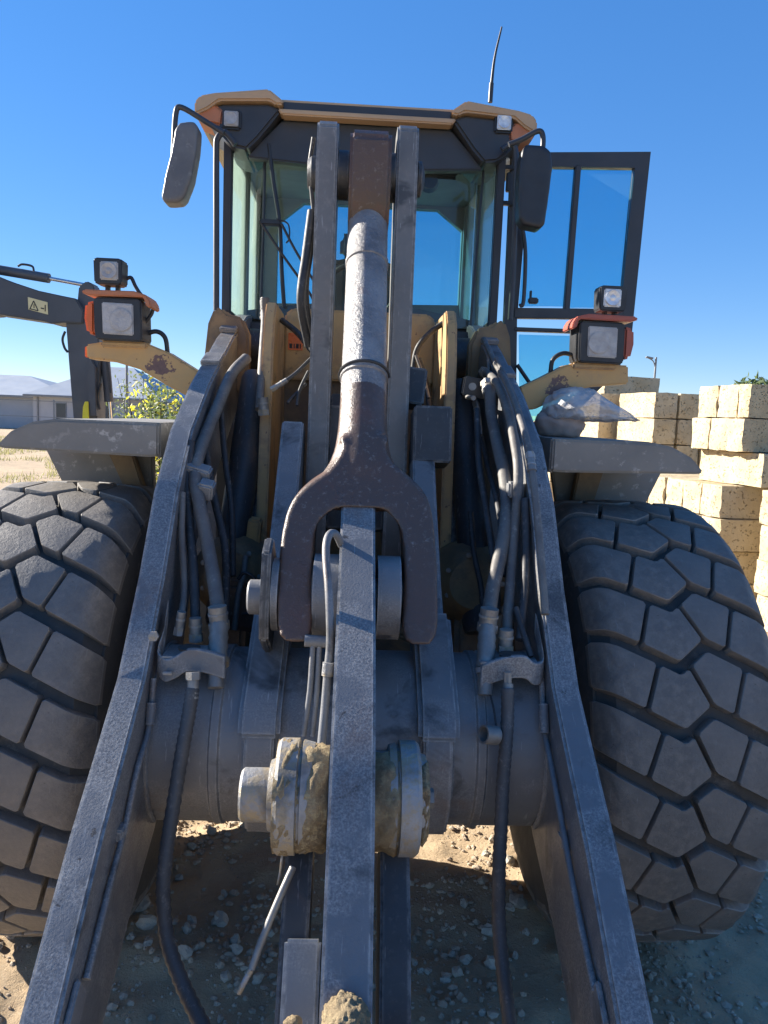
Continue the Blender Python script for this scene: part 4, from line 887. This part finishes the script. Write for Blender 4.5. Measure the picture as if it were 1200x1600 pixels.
def block(O, u0, u1, v0, v1, row, label):
    j = lambda a: random.uniform(-a, a)
    c = O + BU*((u0+u1)/2) + BV*((v0+v1)/2)
    o = link('limestone_block', BM[cnt[0] % 6], None); cnt[0] += 1
    o.location = (c.x, c.y, (row+0.5)*BH-0.01+0.002*row)
    o.rotation_euler = (0, 0, math.atan2(BV.y, BV.x)+j(0.012))
    o.scale = (abs(v1-v0)-0.012+j(0.005), abs(u1-u0)-0.010+j(0.005), BH-0.004)
    tag(o, label, 'stone block', 'cream limestone blocks stacked beside the loader')
    return o
OA = Vector((3.53, 7.6, 0)); na = 'near'
for row in (6, 5):
    us = [0, .19, .52, .85] if row == 6 else [0, .26, .55, .87]
    for i in range(3):
        block(OA, us[i], us[i+1], -0.04*(row == 5) + random.uniform(-.012, .012), 0.98, row, f'limestone block, {ORD[row]} row of the near stack, {BIDX[i]} from its corner')
    block(OA, 0, .42, 1.0, 2.0, row, f'limestone block at the right end of the near stack, {ORD[row]} row')
block(OA, -0.16, 0.86, 0.085, 0.42, 4, 'long cream limestone block lying lengthwise under the overhang of the near stack')
block(OA, -0.20, 0.14, 0.46, 1.46, 4, 'cream limestone block beside the lengthwise block, with rough dark end, near stack')
block(OA, 0.2, 0.86, 0.46, 1.46, 4, 'cream limestone block hidden behind the lengthwise block of the near stack')
for row in (3, 2, 1, 0):
    for i in range(6):
        u0 = 0.06+0.335*i + (0.04 if row % 2 else 0)
        block(OA, u0, u0+0.33, -0.16+random.uniform(-.015, .015), 0.86, row, f'limestone block, {ORD[row]} row of the low wall, {BIDX[i]} from the gap')
    for i in range(3):
        u0 = -0.30-0.335*i + (0.05 if row % 2 else 0)
        block(OA, u0-0.33, u0, 0.02+random.uniform(-.02, .02), 1.02, row, f'limestone block, {ORD[row]} row of the nearest pile, {BIDX[i]} from the gap')
OB = Vector((3.43, 10.0, 0))
for row in range(7):
    if row >= 4:
        for i in range(4):
            v0 = 0.36*i
            block(OB, 0, 0.95, v0, v0+0.335, row, f'limestone block, {ORD[row]} row of the middle stack, {BIDX[i]} from its lit corner')
    else:
        for i in range(5):
            v0 = -0.02+0.29*i
            block(OB, 0.02, 0.97, v0, v0+0.27, row, f'limestone block, {ORD[row]} row of the middle stack, {BIDX[i]} from its lit corner')
    for i in range(2):
        u0 = 1.06+0.98*i
        if row < 7-(i == 1): block(OB, u0, u0+0.95, -0.22-0.25*i, 0.12-0.25*i, row, f'limestone block, {ORD[row]} row behind the middle stack, {BIDX[i]} one back')
OC = Vector((3.72, 12.3, 0))
for row in range(8):
    block(OC, 0, 0.34, -0.35, 0.62, row, f'shaded limestone block in the {ORD[row]} row of the tall far stack')

# ------------------------------------------------------------------ excavator on the left
EX = empty('excavator', (-2.2, 5.6, 0))
tag(EX, 'dark excavator with bent boom and hanging stick behind the left fender', 'excavator')
EXO = Vector((-2.2, 5.6, 0))
def eq(px, py):
    p = wp(px, py, 5.6) - EXO; return (p.x, p.z)
bmn = [eq(0, 433), eq(32, 445), eq(71, 458), eq(108, 466), eq(128, 470), eq(140, 490), eq(138, 508), eq(108, 507), eq(91, 509), eq(80, 505), eq(0, 493)]
boom = prism('boom', bmn + [(-1.4, 2.45), (-2.35, 1.75), (-3.1, 0.95), (-3.3, 0.95), (-3.25, 1.2), (-2.6, 2.0), (-1.7, 2.75), (-1.0, 2.86)][:0] + [], 'y', -0.11, 0.11, 'excav', EX, b=0.008)
b0 = eq(0, 433); b1_ = eq(0, 493)
prism('boom_root', [(b0[0]+0.002, b0[1]), (b1_[0]+0.002, b1_[1]), (-1.2, 2.42), (-1.9, 2.05), (-2.6, 1.2), (-2.85, 1.1), (-2.75, 1.45), (-2.15, 2.35), (-1.4, 2.82), (-0.9, 2.86)], 'y', -0.108, 0.108, 'excav', EX, b=0.008)
prism('stick_head', [eq(*p) for p in ((126, 470), (128, 450), (140, 441), (150, 446), (156, 465), (160, 500), (150, 510), (128, 510))], 'y', -0.06, 0.06, 'excav', EX, b=0.008)
prism('stick', [eq(*p) for p in ((110, 503), (160, 500), (162, 560), (158, 660), (152, 740), (128, 740), (122, 655), (115, 570))], 'y', -0.085, 0.085, 'excav', EX, b=0.008)
def e3(px, py, dy=0):
    a = eq(px, py); return Vector((a[0], dy, a[1]))
cyl = tube('boom_cylinder', [e3(-120, 396), e3(0, 422), e3(77, 435)], 0.034, 'excav', EX, 14, 0)
tube('cylinder_rod', [e3(77, 435), e3(136, 446)], 0.014, 'chrome', cyl, 12, 0)
tube('cylinder_pipe', [e3(28, 416), e3(35, 413), e3(50, 416), e3(53, 424)], 0.008, 'black', cyl, 8)
bcy = tube('bucket_cylinder', [e3(166, 560, -0.02), e3(172, 628, -0.02)], 0.032, 'excav', EX, 12, 0)
tube('cylinder_rod', [e3(172, 628, -0.02), e3(178, 700, -0.02)], 0.014, 'chrome', bcy, 12, 0)
for pts in ([(174, 565), (178, 590), (180, 615)], [(110, 520), (106, 532), (109, 545), (114, 552)], [(165, 600), (160, 620), (163, 640)], [(158, 575), (152, 600), (155, 640)]):
    tube('hydraulic_hose', [e3(*p, -0.09) for p in pts], 0.009, 'black', EX, 8)
prism('bucket_link', [eq(*p) for p in ((150, 560), (158, 575), (160, 650), (150, 650), (146, 600))], 'y', -0.12, -0.09, 'excav', EX, b=0.003)
prism('warning_tab', [eq(*p) for p in ((141, 636), (144, 628), (149, 628), (150, 658), (140, 658))], 'y', -0.135, -0.125, 'hiyel', EX, b=0.002)
stk = prism('warning_sticker', [eq(*p) for p in ((55, 468), (85, 476), (86, 495), (56, 487))], 'y', -0.1135, -0.1115, 'label', EX, b=0)
def tri(ps, nm):
    prism(nm, [eq(*p) for p in ps], 'y', -0.1155, -0.1137, 'ink', stk, b=0)
for a, b in (((58, 487), (64, 474)), ((64, 474), (71, 489)), ((58, 486), (71, 489))):
    d = Vector((b[0]-a[0], b[1]-a[1])).normalized(); nn = (-d.y*0.7, d.x*0.7)
    tri([(a[0]+nn[0], a[1]+nn[1]), (b[0]+nn[0], b[1]+nn[1]), (b[0]-nn[0], b[1]-nn[1]), (a[0]-nn[0], a[1]-nn[1])], 'sign_line')
tri([(64, 479), (65.2, 479), (65.2, 485), (64, 485)], 'sign_line'); tri([(81, 480), (82.5, 480), (82.5, 490), (81, 490)], 'sign_line'); tri([(75, 484), (80, 485), (80, 487), (75, 486)], 'sign_line')
# bucket, body, tracks (outside or hidden, still where they stand)
prism('bucket', [(0.0, 1.35), (0.25, 1.2), (0.3, 0.75), (0.1, 0.45), (-0.25, 0.42), (-0.32, 0.6), (-0.1, 0.7), (-0.12, 1.2)], 'y', -0.22, 0.22, 'excav', EX, b=0.01)
prism('upper_body', [(-4.4, 0.85), (-2.6, 0.85), (-2.6, 1.35), (-3.0, 1.45), (-3.0, 1.5), (-4.4, 1.6)], 'y', -0.7, 0.75, 'excav', EX, b=0.04)
prism('excavator_cab', [(-3.7, 1.5), (-2.75, 1.45), (-2.85, 2.4), (-3.0, 2.5), (-3.7, 2.5)], 'y', 0.15, 0.9, 'excav', EX, b=0.04)
for yy in (-0.65, 0.65):
    prism('track', [(-4.3, 0.1), (-4.15, 0.0), (-2.75, 0.0), (-2.6, 0.1), (-2.5, 0.3), (-2.6, 0.5), (-2.75, 0.58), (-4.15, 0.58), (-4.3, 0.5), (-4.4, 0.3)], 'y', yy-0.2, yy+0.2, 'casing', EX, b=0.02)
prism('undercarriage', [(-4.0, 0.2), (-2.9, 0.2), (-2.9, 0.86), (-4.0, 0.86)], 'y', -0.46, 0.46, 'excav', EX, b=0.02)

# ------------------------------------------------------------------ houses
def house(name, x0, x1, y0, y1, eave, ridge, label, wins, doors=()):
    h = empty(name, ((x0+x1)/2, y0, 0)); ox, oy = (x0+x1)/2, y0
    tag(h, label, 'house')
    box('wall', (0, (y1-y0)/2, eave/2), (x1-x0, y1-y0, eave), 'housewall', h, b=0)
    e = 0.5; hx, dy = (x1-x0)/2+e, (y1-y0)+e; mid = (y1-y0)/2; ins = min(hx*0.8, mid+e)
    bm = bmesh.new()
    v = [bm.verts.new(p) for p in ((-hx, -e, eave), (hx, -e, eave), (hx, dy, eave), (-hx, dy, eave), (-hx+ins, mid, ridge), (hx-ins, mid, ridge))]
    lo = [bm.verts.new((q.co.x, q.co.y, eave-0.18)) for q in v[:4]]
    for f in ((0, 1, 5, 4), (2, 3, 4, 5)): bm.faces.new([v[k] for k in f])
    bm.faces.new((v[1], v[2], v[5])); bm.faces.new((v[3], v[0], v[4]))
    for k in range(4): bm.faces.new((v[k], v[(k+1) % 4], lo[(k+1) % 4], lo[k]))
    bm.faces.new(lo)
    link('roof', fin(bm, 'roof', 5), 'roofmetal', h)
    box('gutter', (0, -0.56, eave-0.09), (x1-x0+1.0, 0.12, 0.13), 'galv', h, b=0)
    for dx in (-0.46, 0.46): box('downpipe', (dx*(x1-x0), -0.06, eave/2-0.1), (0.09, 0.09, eave-0.2), 'galv', h, b=0)
    for a, b, z0, z1 in wins:
        wd = box('window', ((a+b)/2-ox, -0.02, (z0+z1)/2), (b-a, 0.06, z1-z0), 'galv', h, b=0)
        box('pane', ((a+b)/2-ox, -0.045, (z0+z1)/2), (b-a-0.12, 0.03, z1-z0-0.12), 'window', wd, b=0)
    return h
hA = house('house', -42, -24.6, 60, 72, 2.55, 4.3, 'pale grey single storey house with hipped metal roof at far left', [(-26.5, -25.6, 0.5, 2.1), (-32, -30.9, 0.8, 2.0)])
hB = house('house', -26.6, -17.5, 58, 70, 2.65, 5.2, 'pale grey house with high hipped roof behind the excavator stick', [(-24.9, -24.1, 0.5, 2.1), (-21.6, -20.6, 0.7, 2.1)])
hC = house('house', -17.8, -8, 66, 76, 2.7, 4.4, 'low grey house behind the yellow flowering shrub', [(-16.2, -15.2, 0.7, 2.1)])
# fence posts and rails in front of the houses
FE = empty('post_fence', (-20, 44, 0)); tag(FE, 'thin wire fence on galvanised posts before the houses', 'fence')
for k in range(9):
    box('post', (-16+k*3.4, 0, 1.1), (0.07, 0.07, 2.2), 'galv', FE, b=0)
for z in (2.1, 1.2): box('rail', (-2.4, 0, z), (27.2, 0.03, 0.04), 'galv', FE, b=0)
lp = wp(198, 640, 30)
po = tube('utility_post', [(0, 0, 0), (0, 0, 3.6)], 0.05, 'galv', None, 10, 0); po.location = (lp.x, 30, 0)
tag(po, 'thin grey post standing beyond the excavator near the yellow shrub', 'post')

# ------------------------------------------------------------------ vegetation
def leaves(name, centre, radii, n, size, mat, parent, seed=0, shell=0.35):
    rnd = random.Random(seed); vs_, fs_ = [], []
    for k in range(n):
        while True:
            d = Vector((rnd.uniform(-1, 1), rnd.uniform(-1, 1), rnd.uniform(-1, 1)))
            if shell < d.length < 1: break
        if noise.noise(d*2.3+Vector((seed, 0, 0))) < -0.12: continue
        d *= 1+0.25*noise.noise(d*1.7+Vector((0, seed, 0)))
        p = Vector(centre)+Vector((d.x*radii[0], d.y*radii[1], d.z*radii[2]))
        a = Vector((rnd.gauss(0, 1), rnd.gauss(0, 1), rnd.gauss(0, 1))).normalized(); b = a.orthogonal().normalized(); s = size*rnd.uniform(0.6, 1.4)
        i = len(vs_); vs_ += [p-a*s, p+b*s*0.4, p+a*s, p-b*s*0.4]; fs_.append((i, i+1, i+2, i+3))
    me = bpy.data.meshes.new(name); me.from_pydata([tuple(v) for v in vs_], [], fs_)
    return link(name, me, mat, parent)
def shrub(name, px, Y, h, label, flowers):
    b = wp(px, 700, Y); e = empty(name, (b.x, Y, 0)); tag(e, label, 'shrub')
    for k in range(5):
        a = k*1.26; tube('stem', [(0, 0, 0), (0.1*math.cos(a)*h, 0.1*math.sin(a)*h, h*0.4), (0.22*math.cos(a)*h, 0.2*math.sin(a)*h, h*0.9)], (0.02, 0.006), 'bark', e, 6)
    leaves('crown', (0, 0, h*0.62), (h*0.30, h*0.3, h*0.42), 2600 if flowers else 1100, 0.045, 'leaf', e, px)
    if flowers: leaves('blossom', (0, 0, h*0.66), (h*0.30, h*0.3, h*0.42), 520, 0.045, 'flower', e, px+1, 0.5)
shrub('flowering_shrub', 248, 12, 2.15, 'bushy shrub with yellow blossom behind the left fender', True)
shrub('shrub', 222, 20, 2.9, 'sparse dark shrub left of the yellow flowering one', False)
def tree(px, Y, h, r, label, seed):
    b = wp(px, 600, Y); e = empty('tree', (b.x, Y, 0)); tag(e, label, 'tree')
    tr = tube('trunk', [(0, 0, 0), (0.1, 0, h*0.3), (0.0, 0.1, h*0.6)], (0.22, 0.12), 'bark', e, 10)
    for k in range(6):
        a = k*1.05+seed; tube('limb', [(0.05, 0, h*0.4), (r*0.4*math.cos(a), r*0.4*math.sin(a), h*0.62), (r*0.75*math.cos(a), r*0.75*math.sin(a), h*0.8)], (0.08, 0.02), 'bark', tr, 7)
    for k in range(7):
        a = k*0.9+seed
        leaves('crown', (r*0.5*math.cos(a), r*0.5*math.sin(a), h*(0.68+0.08*math.sin(k*2.1))), (r*0.55, r*0.55, h*0.24), 700, 0.14, 'leaf', e, seed*10+k, 0.2)
tree(1165, 26, 3.45, 1.3, 'olive green tree top showing just left of the rooftop above the near blocks', 3)
tree(1212, 24, 3.75, 1.4, 'olive green tree at the right picture edge above the near blocks', 5)
# roof seen between the trees at far right
hD = house('house', 22, 34, 46, 58, 3.0, 5.3, 'distant house with pale metal roof above the near blocks at right edge', [])
# street lamp
sp = wp(1024, 575, 40)
SL = empty('street_lamp', (sp.x, 40, 0)); tag(SL, 'slim street lamp rising behind the shaded far block', 'street lamp')
tube('pole', [(0, 0, 0), (0, 0, 5.55)], (0.07, 0.05), 'galv', SL, 10, 0)
tube('arm', [(0, 0, 5.0), (-0.15, 0, 5.35), (-0.45, 0, 5.52)], 0.03, 'galv', SL, 8)
prism('lamp_head', [(-0.55, 5.50), (-0.18, 5.44), (-0.16, 5.52), (-0.5, 5.58)], 'y', -0.1, 0.1, 'galv', SL, b=0.01)

# ------------------------------------------------------------------ grass beyond the left tyre
def grass(name, x0, x1, y0, y1, n, label):
    rnd = random.Random(3); vs_, fs_ = [], []
    for k in range(n):
        x, y = rnd.uniform(x0, x1), y0+(y1-y0)*rnd.random()**1.6
        if noise.noise(Vector((x*0.5, y*0.35, 2))) < -0.08: continue
        z = gh(x, y); h = rnd.uniform(0.05, 0.2); a = rnd.uniform(0, 6.28); wd = 0.014
        i = len(vs_); dx, dy = math.cos(a)*wd, math.sin(a)*wd; lx, ly = rnd.gauss(0, 0.05), rnd.gauss(0, 0.05)
        vs_ += [(x-dx, y-dy, z), (x+dx, y+dy, z), (x+lx, y+ly, z+h)]; fs_.append((i, i+1, i+2))
    me = bpy.data.meshes.new(name); me.from_pydata(vs_, [], fs_)
    o = link(name, me, 'grass'); o['kind'] = 'stuff'; tag(o, label, 'grass'); return o
grass('grass', -34, -2.2, 9, 44, 60000, 'patchy dry green grass beyond the left tyre')

# ------------------------------------------------------------------ stones and gravel under the loader
def pebble_mesh(seed):
    bm = bmesh.new(); bmesh.ops.create_icosphere(bm, subdivisions=2, radius=1)
    for v in bm.verts: v.co *= 1+0.55*noise.noise(v.co*1.2+Vector((seed*4, seed, 0)))+0.3*noise.noise(v.co*2.6+Vector((seed, 2, 0)))
    me = fin(bm, 'stone', 22); me.materials.append(M['stone']); return me
PM = [pebble_mesh(i) for i in range(5)]
def ground_at(px, py):
    d = ray(px, py); t = -CAMH/d.z; p = CPOS+d*t; p.z = gh(p.x, p.y); return p
PEB = [(222, 1422, 11), (229, 1450, 13), (205, 1468, 6), (290, 1497, 12), (343, 1440, 12), (300, 1440, 9), (292, 1455, 8), (368, 1470, 9), (370, 1488, 9), (231, 1480, 7), (354, 1527, 9), (403, 1526, 9), (306, 1485, 6), (350, 1396, 7), (226, 1405, 6), (715, 1518, 9), (770, 1503, 11), (696, 1525, 7), (727, 1495, 8), (763, 1456, 10), (810, 1420, 13), (797, 1426, 7), (795, 1350, 9), (657, 1510, 5), (669, 1512, 5), (648, 1497, 5), (707, 1482, 5), (822, 1458, 6), (836, 1470, 6), (805, 1488, 6), (743, 1525, 4), (616, 1556, 5), (754, 1582, 5), (724, 1418, 8), (420, 1460, 7), (250, 1300, 7), (330, 1310, 8), (385, 1305, 9), (300, 1330, 7), (420, 1310, 8), (355, 1320, 6), (280, 1370, 6), (760, 1340, 6)]
for k, (px, py, s) in enumerate(PEB):
    p = ground_at(px, py); dist = (p-CPOS).length; r = s*dist/1200
    o = link('stone', PM[k % 5], None); o.location = (p.x, p.y, p.z+r*0.35); o.scale = (r*1.05, r*random.uniform(0.6, 1), r*0.75); o.rotation_euler = (0, 0, random.uniform(0, 6))
    sd2 = 'left' if px < 500 else 'right'
    tag(o, f'pale limestone stone on the shaded dirt under the loader, {sd2} of the bellcrank', 'stone', f'pale stones under the loader, {sd2} half')
rnd = random.Random(11); vs_, fs_ = [], []
ico = bmesh.new(); bmesh.ops.create_icosphere(ico, subdivisions=1, radius=1); iv = [v.co.copy() for v in ico.verts]; ifc = [[v.index for v in f.verts] for f in ico.faces]; ico.free()
for k in range(20000):
    x, y = rnd.gauss(0.2, 1.1), rnd.gauss(2.9, 0.9)
    if y < 1.2: continue
    if noise.noise(Vector((x*2.2, y*2.2, 5))) < rnd.uniform(-0.45, 0.35): continue
    r = 0.0035+0.014*rnd.random()**4; z = gh(x, y); i0 = len(vs_); sx, sy, sz = rnd.uniform(.7, 1.3), rnd.uniform(.7, 1.3), rnd.uniform(.5, .9)
    q = rnd.random()*9
    for v in iv:
        m_ = 1+0.4*noise.noise(v*1.5+Vector((q, q, 0)))
        vs_.append((x+v.x*r*sx*m_, y+v.y*r*sy*m_, z+r*0.2+v.z*r*sz*m_))
    fs_ += [[i0+a for a in f] for f in ifc]
me = bpy.data.meshes.new('gravel'); me.from_pydata(vs_, [], fs_)
gv = link('gravel', me, 'gravel'); gv['kind'] = 'stuff'; tag(gv, 'loose gravel and crumbs on the dirt under the loader', 'gravel')
